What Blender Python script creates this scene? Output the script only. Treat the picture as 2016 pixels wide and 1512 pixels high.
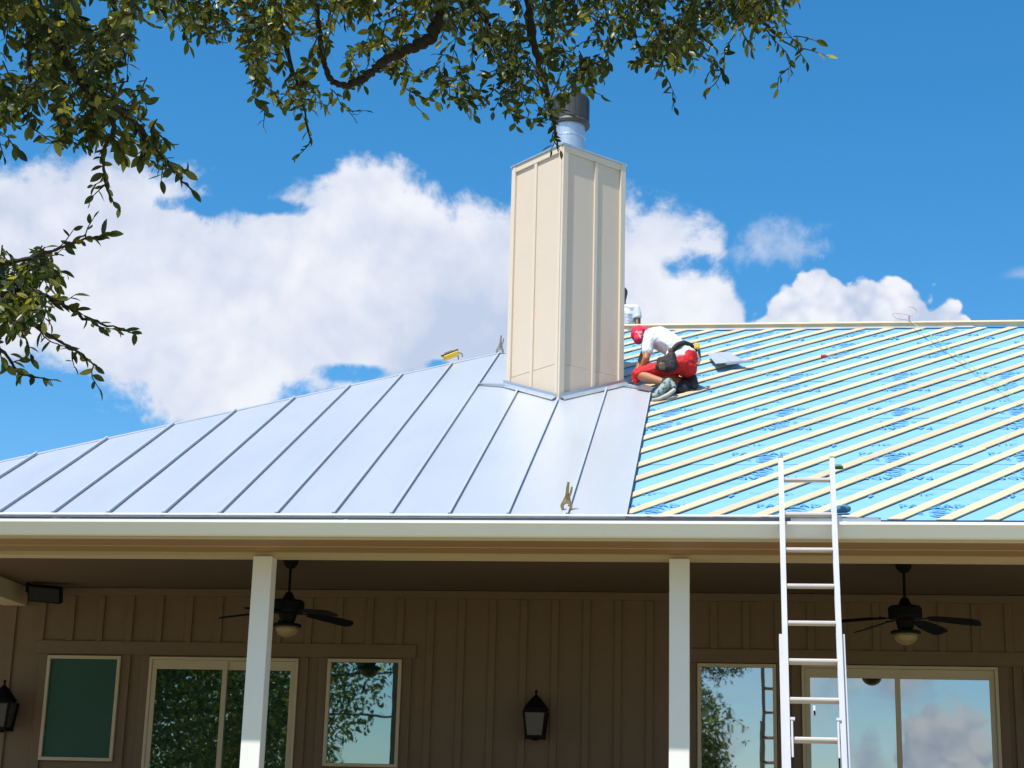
import bpy, bmesh, math, random
import numpy as np
from math import sin, cos, radians, degrees, atan2, sqrt, pi, tan
from mathutils import Vector, Matrix
random.seed(7)
rng = np.random.default_rng(11)
for o in list(bpy.data.objects): bpy.data.objects.remove(o)
scn = bpy.context.scene
col = scn.collection

# ------------------------------------------------------------------ camera
F, PITCH, YAW, ROLL = 3376.84, 0.2649, -0.1288, 0.0275      # focal length in photo pixels (photo is 2016 wide)
fw = Vector((sin(YAW)*cos(PITCH), cos(YAW)*cos(PITCH), sin(PITCH)))
r0 = Vector((cos(YAW), -sin(YAW), 0)); u0 = r0.cross(fw)
RT = r0*cos(ROLL) + u0*sin(ROLL); UP = -r0*sin(ROLL) + u0*cos(ROLL)
cd = bpy.data.cameras.new('camera'); cam = bpy.data.objects.new('camera', cd); col.objects.link(cam)
cam.matrix_world = Matrix(((RT.x, UP.x, -fw.x, 0), (RT.y, UP.y, -fw.y, 0), (RT.z, UP.z, -fw.z, 0), (0, 0, 0, 1)))
cd.sensor_width = 36; cd.lens = F/2016*36; cd.clip_start = .05; cd.clip_end = 5000
scn.camera = cam

# ------------------------------------------------------------------ sun, sky, exposure
SUN = Vector((-.50, -.80, 1.84)).normalized()
SKY_STRENGTH = 0.11
sl = bpy.data.lights.new('sun', 'SUN'); sl.energy = 4.6; sl.angle = radians(.53); sl.color = (1, .965, .90)
so = bpy.data.objects.new('sun', sl); col.objects.link(so)
so.rotation_euler = SUN.to_track_quat('Z', 'Y').to_euler()
scn.view_settings.view_transform = 'Standard'; scn.view_settings.look = 'None'
scn.view_settings.exposure = 0.45; scn.view_settings.gamma = 1
scn.view_settings.use_curve_mapping = False

class NT:
    """small helper for building node trees"""
    def __init__(s, tree): s.t = tree; s.n = tree.nodes; s.l = tree.links
    def node(s, typ, **kw):
        n = s.n.new(typ)
        for k, v in kw.items(): setattr(n, k, v)
        return n
    def put(s, sock, v):
        if isinstance(v, (int, float)): sock.default_value = v
        elif isinstance(v, (tuple, list)): sock.default_value = v
        else: s.l.new(v, sock)
    def m(s, op, a, b=0.0, c=None, clamp=False):
        n = s.node('ShaderNodeMath', operation=op); n.use_clamp = clamp
        s.put(n.inputs[0], a); s.put(n.inputs[1], b)
        if c is not None: s.put(n.inputs[2], c)
        return n.outputs[0]
    def vm(s, op, a, b=None, scale=None):
        n = s.node('ShaderNodeVectorMath', operation=op); s.put(n.inputs[0], a)
        if b is not None: s.put(n.inputs[1], b)
        if scale is not None: s.put(n.inputs['Scale'], scale)
        return n.outputs[0]
    def ss(s, v, a, b, lo=0.0, hi=1.0):
        n = s.node('ShaderNodeMapRange', interpolation_type='SMOOTHSTEP')
        s.put(n.inputs[0], v); s.put(n.inputs[1], a); s.put(n.inputs[2], b); s.put(n.inputs[3], lo); s.put(n.inputs[4], hi)
        return n.outputs[0]
    def noise(s, vec, scale, detail=5, rough=.55, dist=0.0):
        n = s.node('ShaderNodeTexNoise'); s.put(n.inputs['Vector'], vec); n.inputs['Scale'].default_value = scale
        n.inputs['Detail'].default_value = detail; n.inputs['Roughness'].default_value = rough; n.inputs['Distortion'].default_value = dist
        return n.outputs[0]
    def mix(s, f, a, b, mode='MIX'):
        n = s.node('ShaderNodeMix', data_type='RGBA', blend_type=mode)
        s.put(n.inputs[0], f); s.put(n.inputs[6], a); s.put(n.inputs[7], b)
        return n.outputs[2]
    def curve(s, v, pts):
        n = s.node('ShaderNodeFloatCurve'); s.put(n.inputs[1], v); c = n.mapping.curves[0]
        c.points[0].location = pts[0]; c.points[1].location = pts[-1]
        for p in pts[1:-1]: c.points.new(*p)
        for p in c.points: p.handle_type = 'AUTO'
        n.mapping.update(); return n.outputs[0]

w = bpy.data.worlds.new('World'); scn.world = w; w.use_nodes = True
w.node_tree.nodes.clear(); N = NT(w.node_tree)
sky = N.node('ShaderNodeTexSky', sky_type='NISHITA'); sky.sun_disc = False
sky.sun_elevation = math.asin(SUN.z); sky.sun_rotation = atan2(SUN.x, SUN.y)
sky.altitude = 300; sky.air_density = 1.0; sky.dust_density = .6; sky.ozone_density = 2.5
tc = N.node('ShaderNodeTexCoord'); D = N.vm('NORMALIZE', tc.outputs['Generated'])
sp = N.node('ShaderNodeSeparateXYZ'); N.put(sp.inputs[0], D); x_, y_, z_ = sp.outputs
R2D = 180/pi
az = N.m('MULTIPLY', N.m('ARCTAN2', x_, y_), R2D)
el = N.m('MULTIPLY', N.m('ARCSINE', z_), R2D)
azb = N.m('MULTIPLY', N.m('ARCTAN2', x_, N.m('MULTIPLY', y_, -1.0)), R2D)
nbig = N.m('SUBTRACT', N.noise(D, 15, 10, .66, .35), .5)
nf0 = N.m('SUBTRACT', N.noise(D, 42, 7, .58, .2), .5)
bil = N.m('SUBTRACT', .16, N.m('ABSOLUTE', N.m('SUBTRACT', N.noise(D, 33, 5, .55, .1), .5)))     # billows
nfin = N.m('ADD', N.m('MULTIPLY', nf0, .55), N.m('MULTIPLY', bil, .8))
# long cloud bank across the left and centre
AZ0, AZW, EH = -34.0, 40.0, 40.0
a_ = N.m('DIVIDE', N.m('SUBTRACT', az, AZ0), AZW, clamp=True)
def cv(pts): return [(min(max((p-AZ0)/AZW, 0), 1), q/EH) for p, q in pts]
top = N.m('MULTIPLY', N.curve(a_, cv([(-34, 20.0), (-28.5, 20.6), (-25.4, 21.6), (-20.8, 21.9), (-19.0, 21.2), (-17, 21.2), (-15, 21.6), (-12.1, 22.4), (-10.8, 22.0), (-9.5, 21.3), (-7.7, 21.2), (-3.5, 20.9), (-1.2, 20.8), (-.1, 20.2), (.4, 18.8), (1.0, 16.9), (1.6, 15.0), (3, 13.0), (6, 12)])), EH)
bot = N.m('MULTIPLY', N.curve(a_, cv([(-34, 15.6), (-28, 15.4), (-24.5, 15.0), (-22.2, 15.2), (-20.4, 14.2), (-19, 13.4), (-17.8, 12.9), (-16.2, 13.0), (-15.2, 14.1), (-12.8, 14.7), (-9.8, 14.4), (-7.5, 13.8), (-2, 14.4), (.5, 15.2), (1.3, 16.5), (3, 17.5), (6, 18)])), EH)
d1 = N.m('MINIMUM', N.m('SUBTRACT', top, el), N.m('MULTIPLY', N.m('SUBTRACT', el, bot), 1.0))
def hole(ax, ex, rx, ry, A=az):
    q = N.m('ADD', N.m('POWER', N.m('DIVIDE', N.m('SUBTRACT', A, ax), rx), 2.0), N.m('POWER', N.m('DIVIDE', N.m('SUBTRACT', el, ex), ry), 2.0))
    return N.m('SQRT', q)
def shape(d, noise_a, amp, r):      # density of a roundish cloud, in degrees
    return N.m('ADD', N.m('MULTIPLY', N.m('SUBTRACT', 1.0, d), r), N.m('MULTIPLY', noise_a, amp))
h1 = N.ss(hole(-1.3, 19.0, 1.5, .75), .35, 1.25, 1.6, 0.0)
h2 = N.ss(N.m('MINIMUM', hole(-9.9, 15.75, .7, .3), hole(-12.9, 15.35, 1.5, .42)), .3, 1.2, 1.7, 0.0)
h3 = N.ss(hole(-18.2, 21.0, 1.7, .7), .3, 1.2, .35, 0.0)
h4 = N.ss(hole(.3, 19.0, .8, 1.3), .3, 1.2, 1.0, 0.0); h4 = N.m('ADD', h4, N.ss(N.m('MINIMUM', hole(-19.0, 20.4, 1.3, .3), hole(-16.0, 20.6, 1.3, .25)), .2, 1.6, 1.0, 0.0)); h4 = N.m('ADD', h4, N.ss(hole(.95, 17.2, .45, .8), .3, 1.3, 1.1, 0.0))
dd = N.m('ADD', N.m('SUBTRACT', N.m('SUBTRACT', N.m('SUBTRACT', N.m('SUBTRACT', d1, h1), h2), h3), h4), N.m('ADD', N.m('MULTIPLY', nbig, 5.6), N.m('MULTIPLY', nfin, 3.0)))
al1 = N.ss(dd, -.25, 1.0)
# crisp cumulus on the right
top2 = N.m('MULTIPLY', N.curve(a_, cv([(-34, 5), (0, 8), (.55, 16.9), (.9, 17.4), (1.5, 17.8), (2.1, 18.3), (2.8, 18.8), (3.4, 18.95), (4.0, 18.7), (4.6, 18.45), (5.7, 18.45), (6, 18.2)])), EH)
a2 = N.m('DIVIDE', N.m('SUBTRACT', az, -2.0), 14.0, clamp=True)
def cv2(pts): return [((p+2)/14, q/EH) for p, q in pts]
top2 = N.m('MULTIPLY', N.curve(a2, cv2([(-2, 3), (-.4, 12.0), (.5, 16.7), (.9, 17.3), (1.5, 17.75), (2.1, 18.35), (2.8, 18.75), (3.4, 18.95), (4.0, 18.6), (4.6, 18.4), (5.3, 18.6), (5.8, 18.5), (6.5, 18.0), (7.2, 17.6), (8.0, 17.1), (8.8, 15.8), (12, 12)])), EH)
vo = N.node('ShaderNodeTexVoronoi', feature='F1'); N.put(vo.inputs['Vector'], N.vm('ADD', D, N.vm('SCALE', tuple([.012]*3), scale=nf0))); vo.inputs['Scale'].default_value = 62; 
vo2 = N.node('ShaderNodeTexVoronoi', feature='F1'); N.put(vo2.inputs['Vector'], D); vo2.inputs['Scale'].default_value = 150; 
puff = N.m('ADD', N.m('SUBTRACT', .45, vo.outputs['Distance']), N.m('MULTIPLY', N.m('SUBTRACT', .45, vo2.outputs['Distance']), .28))
d2 = N.m('ADD', N.m('SUBTRACT', N.m('ADD', top2, N.m('ADD', .22, N.m('MULTIPLY', puff, 1.1))), el), N.m('ADD', N.m('MULTIPLY', nfin, 1.5), N.m('MULTIPLY', nbig, .5)))
al2 = N.ss(d2, -.05, .22)
al3 = N.m('MULTIPLY', N.ss(N.m('ADD', shape(hole(1.75, 19.7, 1.35, .68), nfin, 4.2, .8), N.m('MULTIPLY', nbig, 2.5)), .15, 1.3), .52)
al4 = N.m('MULTIPLY', N.ss(shape(hole(9.9, 18.5, .7, .2), nfin, 1.0, .3), 0, .5), .4)
wf = N.ss(N.m('ABSOLUTE', N.m('ADD', az, 9.0)), 27, 34, 1.0, 0.0)
wf = N.m('MULTIPLY', wf, N.ss(el, 30, 38, 1.0, 0.0))
alf = N.m('MULTIPLY', N.m('MAXIMUM', N.m('MAXIMUM', al1, al2), N.m('MAXIMUM', al3, al4)), wf)
# scattered clouds over the rest of the sky, and cumulus low behind the viewer
ng = N.noise(D, 2.6, 9, .55, .3)
alg = N.m('MULTIPLY', N.ss(ng, .53, .60), N.m('SUBTRACT', 1.0, wf))
cb = N.ss(shape(hole(6.9, 3.1, 1.5, 1.9, azb), nfin, 2.0, 1.2), 0, .4)
cb2 = N.m('MULTIPLY', N.ss(shape(hole(4.4, 2.6, .6, 1.5, azb), nfin, 2.0, .6), 0, .6), .7)
cb3 = N.m('MULTIPLY', N.ss(shape(hole(-3.0, 3.4, 3.4, 1.2, azb), nfin, 2.5, 1.0), 0, .8), .8)
back = N.m('MULTIPLY', N.m('MAXIMUM', N.m('MAXIMUM', cb, cb2), cb3), N.m('LESS_THAN', y_, 0.0))
alpha = N.m('MAXIMUM', N.m('MAXIMUM', alf, alg), back)
alpha = N.m('MULTIPLY', alpha, N.ss(el, -1, 1))
# shading inside the clouds: relief towards the sun and soft grey bellies
off = N.vm('ADD', D, tuple(SUN*0.012))
rel = N.m('SUBTRACT', N.noise(D, 13, 6, .5, .3), N.noise(off, 13, 6, .5, .3))
rel2 = N.m('SUBTRACT', N.noise(D, 30, 5, .5, .2), N.noise(N.vm('ADD', D, tuple(SUN*0.006)), 30, 5, .5, .2))
soft = N.noise(D, 8, 3, .5)
lit = N.m('ADD', N.m('ADD', N.m('ADD', .40, N.m('MULTIPLY', puff, .30)), N.m('MULTIPLY', rel, 2.0)), N.m('ADD', N.m('MULTIPLY', rel2, .35), N.m('MULTIPLY', N.m('SUBTRACT', soft, .5), 2.6)))
lit = N.m('ADD', lit, N.m('MULTIPLY', N.m('MAXIMUM', al2, back), N.m('ADD', .30, N.m('ADD', N.m('MULTIPLY', puff, 1.1), N.m('MULTIPLY', rel2, 2.0))))); lit = N.m('MINIMUM', N.m('MAXIMUM', lit, 0.0), 1.3)
K = 1/SKY_STRENGTH
cc = N.mix(N.m('MINIMUM', lit, 1.0), (.40*K, .465*K, .60*K, 1), (.655*K, .67*K, .72*K, 1))
hs = N.node('ShaderNodeHueSaturation'); hs.inputs['Saturation'].default_value = 1.28; hs.inputs['Value'].default_value = 1.1; N.put(hs.inputs['Color'], sky.outputs[0])
tint = N.mix(1.0, hs.outputs[0], N.mix(N.ss(el, 0, 24), (.92, .98, 1.04, 1), (.60, 1.08, 1.10, 1)), 'MULTIPLY')
fin = N.mix(alpha, tint, cc)
bg = N.node('ShaderNodeBackground'); N.put(bg.inputs[0], fin); bg.inputs[1].default_value = SKY_STRENGTH
wo = N.node('ShaderNodeOutputWorld'); N.l.new(bg.outputs[0], wo.inputs[0])

# ------------------------------------------------------------------ materials
def mat(name, c, rough=.6, metal=0.0, var=.12, scale=6.0, bump=0.0, bscale=40.0, stretch=(1, 1, 1), spec=.5, c2=None, c2f=(.55, .7), rotz=0.0, objvar=0.0):
    m = bpy.data.materials.new(name); m.use_nodes = True; n = NT(m.node_tree); P = n.n['Principled BSDF']
    tcn = n.node('ShaderNodeTexCoord'); mp = n.node('ShaderNodeMapping'); n.l.new(tcn.outputs['Object'], mp.inputs[0])
    mp.inputs['Scale'].default_value = stretch; mp.inputs['Rotation'].default_value = (0, 0, rotz)
    v = mp.outputs[0]
    nz = n.noise(v, scale, 6, .6)
    f = n.m('ADD', 1-var, n.m('MULTIPLY', nz, 2*var))
    base = n.vm('SCALE', tuple(c), scale=f)
    if objvar:
        oi = n.node('ShaderNodeObjectInfo')
        base = n.vm('SCALE', base, scale=n.m('ADD', 1-objvar, n.m('MULTIPLY', oi.outputs['Random'], 2*objvar)))
    if c2 is not None:
        nz2 = n.noise(v, scale*.37, 5, .65); base = n.mix(n.ss(nz2, *c2f), base, (*c2, 1))
    n.l.new(base, P.inputs['Base Color'])
    P.inputs['Metallic'].default_value = metal; P.inputs['Specular IOR Level'].default_value = spec
    n.l.new(n.m('ADD', rough-.06, n.m('MULTIPLY', nz, .12)), P.inputs['Roughness'])
    if bump:
        b = n.node('ShaderNodeBump'); b.inputs['Strength'].default_value = bump; b.inputs['Distance'].default_value = .01
        n.l.new(n.noise(v, bscale, 4, .6), b.inputs['Height']); n.l.new(b.outputs[0], P.inputs['Normal'])
    return m

M = {}
M['metal_roof'] = mat('galvalume_roof', (.555, .585, .625), .36, .45, .06, .9, .30, 1.6, stretch=(1.6, .5, .5), spec=.5)
M['seam'] = mat('shade_toned_seam_metal', (.40, .45, .52), .45, .15, .06, 6, .05, 20)  # same metal as the pans; shaded grey-blue put into the colour
M['galv'] = mat('galvanised_steel', (.55, .60, .66), .34, .75, .12, 9, .05, 30)
M['drip'] = mat('drip_edge_steel', (.20, .165, .175), .3, .35, .3, 3, c2=(.42, .42, .46), c2f=(.58, .66))
M['dark_blue_strip'] = mat('dark_blue_strip_coat', (.012, .03, .075), .5, 0, .3, 8)  # flat dark blue; at the panel edge it stands for shadow
M['underlay'] = mat('blue_roof_underlayment', (.185, .40, .56), .5, 0, .07, 3, .7, 5, stretch=(.35, 2.2, 2.2))
M['print'] = mat('blue_print', (.055, .27, .58), .6, 0, .25, 14)
M['wood'] = mat('pine_batten', (.55, .43, .28), .7, 0, .18, 5, .25, 30, stretch=(.5, 7, 7), rotz=radians(-49.6), c2=(.28, .17, .09), c2f=(.66, .78), objvar=.10)
M['cream'] = mat('cream_chimney_paint', (.62, .51, .405), .62, 0, .03, 3, .12, 60)
M['creamtrim'] = mat('cream_trim_paint', (.64, .54, .435), .55, 0, .03, 5, .05, 60)
M['post'] = mat('white_post_paint', (.83, .82, .80), .45, 0, .03, 3)
M['gutter'] = mat('white_gutter_enamel', (.84, .84, .83), .35, 0, .04, 2.5)
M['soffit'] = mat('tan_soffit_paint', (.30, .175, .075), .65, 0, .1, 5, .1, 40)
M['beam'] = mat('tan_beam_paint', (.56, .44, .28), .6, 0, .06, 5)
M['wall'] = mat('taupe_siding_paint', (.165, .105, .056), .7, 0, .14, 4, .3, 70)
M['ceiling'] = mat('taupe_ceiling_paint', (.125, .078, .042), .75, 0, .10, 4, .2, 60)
M['frame'] = mat('almond_window_vinyl', (.52, .42, .27), .45, 0, .05, 6)
M['black'] = mat('black_iron', (.006, .006, .007), .55, 0, .3, 20, spec=.08)
M['flueblack'] = mat('sooty_flue_cap', (.05, .052, .058), .5, .3, .6, 12, .2, 40, stretch=(4, 4, .5))
M['bowl'] = mat('amber_glass_bowl', (.27, .19, .08), .35, 0, .25, 22)
M['lampglass'] = mat('dusty_lantern_glass', (.055, .05, .038), .25, 0, .3, 10)
M['screen'] = mat('green_window_screen', (.016, .072, .046), .7, 0, .15, 3)
M['alu'] = mat('ladder_aluminium', (.56, .56, .60), .38, .2, .04, 8)
M['alurung'] = mat('rung_aluminium', (.55, .50, .47), .40, .3, .06, 8)
M['green'] = mat('green_plastic', (.03, .16, .05), .5)
M['slab'] = mat('porch_concrete', (.42, .36, .28), .8, 0, .15, 3, .2, 30)
M['grass'] = mat('dry_grass_ground', (.30, .25, .14), .95, 0, .3, .8, .6, 14, c2=(.14, .16, .06), c2f=(.45, .6))
M['bark'] = mat('dark_oak_bark', (.032, .024, .019), .95, 0, .4, 12, .8, 25)
M['skin'] = mat('tanned_skin', (.36, .15, .075), .55, 0, .10, 12)
M['skindark'] = mat('dark_skin', (.085, .035, .022), .5, 0, .15, 12)
M['shirt'] = mat('white_cotton', (.66, .66, .70), .85, 0, .04, 8, .9, 9)
M['redcloth'] = mat('red_shorts_cloth', (.50, .006, .008), .8, 0, .15, 10, .7, 14)
M['bandana'] = mat('crimson_bandana_cloth', (.62, .012, .06), .8, 0, .1, 20, .4, 30, c2=(.8, .35, .42), c2f=(.57, .62))
M['leather'] = mat('black_tool_leather', (.012, .010, .010), .75, 0, .5, 14, .5, 30)
M['leather2'] = mat('brown_tool_leather', (.11, .055, .04), .6, 0, .4, 20, .4, 40)
M['shoe'] = mat('grey_green_shoe', (.24, .31, .30), .7, 0, .3, 60, .6, 40, c2=(.05, .08, .08), c2f=(.50, .58))
M['shoeblack'] = mat('black_shoe', (.018, .022, .028), .6, 0, .4, 16, .4, 40)
M['sole'] = mat('pale_shoe_sole', (.45, .42, .36), .8)
M['yellow'] = mat('yellow_tool_paint', (.80, .56, .06), .45, 0, .12, 14)
M['chrome'] = mat('tool_steel', (.50, .46, .42), .3, .85, .25, 30)
M['brass'] = mat('worn_gilt_steel', (.42, .31, .16), .35, .7, .25, 30)
M['red'] = mat('red_plastic', (.45, .04, .03), .5)
M['blueglove'] = mat('blue_glove_cloth', (.05, .17, .30), .8)
M['string'] = mat('green_nylon_string', (.14, .50, .30), .6)
M['wire'] = mat('copper_wire', (.45, .30, .30), .5, .4)
M['hair'] = mat('black_hair', (.01, .008, .007), .7)

def glass(name, tintc, refl, wave=.06, wscale=1.4, gc=(.86, .92, .92)):
    m = bpy.data.materials.new(name); m.use_nodes = True; n = NT(m.node_tree); n.n.clear()
    out = n.node('ShaderNodeOutputMaterial'); df = n.node('ShaderNodeBsdfDiffuse'); gl = n.node('ShaderNodeBsdfGlossy'); mx = n.node('ShaderNodeMixShader')
    df.inputs[0].default_value = (*tintc, 1); gl.inputs[0].default_value = (*gc, 1); gl.inputs['Roughness'].default_value = .015
    t_ = n.node('ShaderNodeTexCoord'); b = n.node('ShaderNodeBump'); b.inputs['Strength'].default_value = wave; b.inputs['Distance'].default_value = .02
    n.l.new(n.noise(t_.outputs['Object'], wscale, 2, .5, .4), b.inputs['Height']); n.l.new(b.outputs[0], gl.inputs['Normal'])
    lw = n.node('ShaderNodeLayerWeight'); lw.inputs[0].default_value = .25
    n.l.new(n.m('ADD', refl, n.m('MULTIPLY', lw.outputs['Fresnel'], .5), clamp=True), mx.inputs[0])
    n.l.new(df.outputs[0], mx.inputs[1]); n.l.new(gl.outputs[0], mx.inputs[2]); n.l.new(mx.outputs[0], out.inputs[0])
    return m
M['glass'] = glass('dark_coated_glass', (.010, .022, .018), .46)
M['glassgreen'] = glass('green_reflection_glass', (.010, .034, .022), .36, gc=(.66, .82, .80))  # left panes: green of the mirrored trees put into the glass colours

def leafmat():
    m = bpy.data.materials.new('oak_leaf'); m.use_nodes = True; n = NT(m.node_tree); P = n.n['Principled BSDF']; out = n.n['Material Output']
    at = n.node('ShaderNodeAttribute', attribute_name='tint')
    nz = n.noise(n.node('ShaderNodeTexCoord').outputs['Object'], 60, 3)
    cr = n.node('ShaderNodeValToRGB'); n.l.new(at.outputs['Fac'], cr.inputs[0]); r = cr.color_ramp
    r.elements[0].position = 0; r.elements[0].color = (.018, .034, .008, 1)
    r.elements[1].position = 1; r.elements[1].color = (.60, .52, .16, 1)
    for p, c in ((.35, (.055, .075, .016, 1)), (.6, (.14, .145, .03, 1)), (.82, (.33, .30, .06, 1)), (.93, (.16, .08, .035, 1))):
        e = r.elements.new(p); e.color = c
    cc_ = n.vm('SCALE', cr.outputs[0], scale=n.m('ADD', .7, n.m('MULTIPLY', nz, .6)))
    n.l.new(cc_, P.inputs['Base Color']); P.inputs['Roughness'].default_value = .38; P.inputs['Specular IOR Level'].default_value = .5
    tr = n.node('ShaderNodeBsdfTranslucent'); n.l.new(n.mix(1.0, cc_, (1.5, 1.6, .7, 1), 'MULTIPLY'), tr.inputs[0])
    mx = n.node('ShaderNodeMixShader'); mx.inputs[0].default_value = .48
    n.l.new(P.outputs[0], mx.inputs[1]); n.l.new(tr.outputs[0], mx.inputs[2]); n.l.new(mx.outputs[0], out.inputs[0])
    return m
M['leaf'] = leafmat()

# ------------------------------------------------------------------ mesh helpers
class MB:
    def __init__(s): s.v = []; s.f = []
    def add(s, vs, fs):
        b = len(s.v); s.v += [tuple(v) for v in vs]; s.f += [tuple(b+i for i in f) for f in fs]; return s
    BF = [(0, 3, 2, 1), (4, 5, 6, 7), (0, 1, 5, 4), (1, 2, 6, 5), (2, 3, 7, 6), (3, 0, 4, 7)]
    def box(s, x0, x1, y0, y1, z0, z1):
        return s.add([(x0, y0, z0), (x1, y0, z0), (x1, y1, z0), (x0, y1, z0), (x0, y0, z1), (x1, y0, z1), (x1, y1, z1), (x0, y1, z1)], MB.BF)
    def obox(s, c, ax, ay, azv, hx, hy, hz):
        c = Vector(c); ax = Vector(ax).normalized()*hx; ay = Vector(ay).normalized()*hy; azv = Vector(azv).normalized()*hz
        return s.add([c-ax-ay-azv, c+ax-ay-azv, c+ax+ay-azv, c-ax+ay-azv, c-ax-ay+azv, c+ax-ay+azv, c+ax+ay+azv, c-ax+ay+azv], MB.BF)
    def bar(s, a, b, wx, wz, up=(0, 0, 1)):
        a = Vector(a); b = Vector(b); d = b-a; side = d.cross(Vector(up)); 
        if side.length < 1e-6: side = Vector((1, 0, 0))
        u = side.cross(d)
        return s.obox((a+b)/2, d, side, u, d.length/2, wx/2, wz/2)
    def prism(s, poly, ext):            # poly: list of 3-D points (planar), ext: Vector
        n = len(poly); e = Vector(ext); vs = [Vector(p) for p in poly]; vs += [p+e for p in vs]
        fs = [tuple(range(n))[::-1], tuple(range(n, 2*n))] + [(i, (i+1) % n, n+(i+1) % n, n+i) for i in range(n)]
        return s.add(vs, fs)
    def tube(s, pts, rad, n=8, cap=True):
        pts = [Vector(p) for p in pts]; rad = rad if isinstance(rad, (list, tuple)) else [rad]*len(pts); vs = []; prev = None
        for i, p in enumerate(pts):
            d = (pts[min(i+1, len(pts)-1)]-pts[max(i-1, 0)]).normalized()
            if prev is None:
                a = d.orthogonal().normalized()
            else:
                a = (prev-d*prev.dot(d)); a = a.normalized() if a.length > 1e-5 else d.orthogonal().normalized()
            prev = a; b = d.cross(a)
            for k in range(n): vs.append(p+(a*cos(2*pi*k/n)+b*sin(2*pi*k/n))*rad[i])
        fs = []
        for i in range(len(pts)-1):
            for k in range(n): fs.append((i*n+k, i*n+(k+1) % n, (i+1)*n+(k+1) % n, (i+1)*n+k))
        if cap: fs += [tuple(range(n))[::-1], tuple(range((len(pts)-1)*n, len(pts)*n))]
        return s.add(vs, fs)
    def lathe(s, c, prof, n=24, axis='z'):
        vs = []; 
        for r_, h in prof:
            for k in range(n): vs.append((c[0]+r_*cos(2*pi*k/n), c[1]+r_*sin(2*pi*k/n), c[2]+h))
        fs = []
        for i in range(len(prof)-1):
            for k in range(n): fs.append((i*n+k, i*n+(k+1) % n, (i+1)*n+(k+1) % n, (i+1)*n+k))
        fs += [tuple(range(n))[::-1], tuple(range((len(prof)-1)*n, len(prof)*n))]
        return s.add(vs, fs)
    def build(s, name, m, parent=None, bevel=0.0, smooth=False, **props):
        me = bpy.data.meshes.new(name); me.from_pydata(s.v, [], s.f)
        bm = bmesh.new(); bm.from_mesh(me); bmesh.ops.recalc_face_normals(bm, faces=bm.faces)
        if bevel: bmesh.ops.bevel(bm, geom=list(bm.edges), offset=bevel, segments=1, affect='EDGES', clamp_overlap=True)
        bm.to_mesh(me); bm.free()
        me.materials.append(M[m] if isinstance(m, str) else m)
        if smooth:
            me.shade_smooth()
        return link(name, me, parent, **props)
def link(name, me, parent=None, **props):
    o = bpy.data.objects.new(name, me); col.objects.link(o); setp(o, parent)
    for k, v in props.items(): o[k] = v
    return o
ORG = {}
def setp(o, parent):
    if parent is not None:
        o.parent = parent
        if parent.name in ORG: o.matrix_parent_inverse = Matrix.Translation(-ORG[parent.name])
def thing(name, label, cat, loc, group=None):
    o = bpy.data.objects.new(name, None); col.objects.link(o); o.location = loc; ORG[o.name] = Vector(loc)
    o.empty_display_size = .2; o['label'] = label; o['category'] = cat
    if group: o['group'] = group
    return o
def tag(o, label, cat, group=None):
    o['label'] = label; o['category'] = cat
    if group: o['group'] = group
    return o
def ray(px, py):
    return (RT*((px-1008)/F) + UP*((756-py)/F) + fw)
def at_y(px, py, Y):
    d = ray(px, py); return d*(Y/d.y)

# ------------------------------------------------------------------ ground
def gz(x, y):
    if y > 12.3: return -.45
    if y > 4: return -.45 - 1.15*(12.3-y)/8.3
    return -1.6 - .045*(4-y) if y > -60 else -4.48
ys = [-400, -120, -60, -30, -10, 0, 4, 6, 8, 10, 12.3, 30, 60, 150, 600]
xs = [-500, -100, -30, -10, -5, 0, 5, 10, 30, 100, 500]
g = MB(); g.add([(x, y, gz(x, y)) for y in ys for x in xs], [(j*11+i, j*11+i+1, (j+1)*11+i+1, (j+1)*11+i) for j in range(len(ys)-1) for i in range(10)])
g.build('ground', 'grass', kind='structure')

# ------------------------------------------------------------------ house shell
YE, ZE, T = 13.669, 2.637, .5135          # eave line of the metal and slope of the roof
CT = sqrt(1+T*T)
RN = Vector((0, -T, 1)).normalized(); RU = Vector((0, 1, T)).normalized()
def rp(x, y, off=0.0): return Vector((x, y, ZE+T*(y-YE))) + RN*off
YP, YW = 14.285, 17.6
house = thing('house', 'tan board and batten house with porch, its hip roof half covered in metal', 'house', (-1.8, 15, -.2))
floor = MB().box(-14, 9, 13.9, YW, -.5, -.15).build('porch_floor', 'slab', house)
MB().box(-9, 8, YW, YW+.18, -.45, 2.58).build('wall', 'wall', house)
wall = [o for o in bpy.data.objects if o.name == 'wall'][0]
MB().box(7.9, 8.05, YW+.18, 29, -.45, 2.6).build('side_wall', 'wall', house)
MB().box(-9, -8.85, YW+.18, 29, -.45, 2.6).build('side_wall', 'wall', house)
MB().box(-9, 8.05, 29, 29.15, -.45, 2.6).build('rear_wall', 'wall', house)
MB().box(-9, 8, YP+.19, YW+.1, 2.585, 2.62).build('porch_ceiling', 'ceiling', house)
MB().box(-9, 8, YP, YP+.185, 2.383, 2.70).build('porch_beam', 'beam', house)
MB().box(-7.72, -7.46, YP+.19, YW-.004, 2.383, 2.582).build('cross_beam', 'beam', house)
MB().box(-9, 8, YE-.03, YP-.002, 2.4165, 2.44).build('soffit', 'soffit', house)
MB().box(-9, 8, YE+.30, YE+.312, 2.4125, 2.4163).build('soffit_seam', 'beam', house)
MB().box(-9, 8, YE-.062, YE-.032, 2.412, 2.575).build('fascia', 'beam', house)
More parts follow.
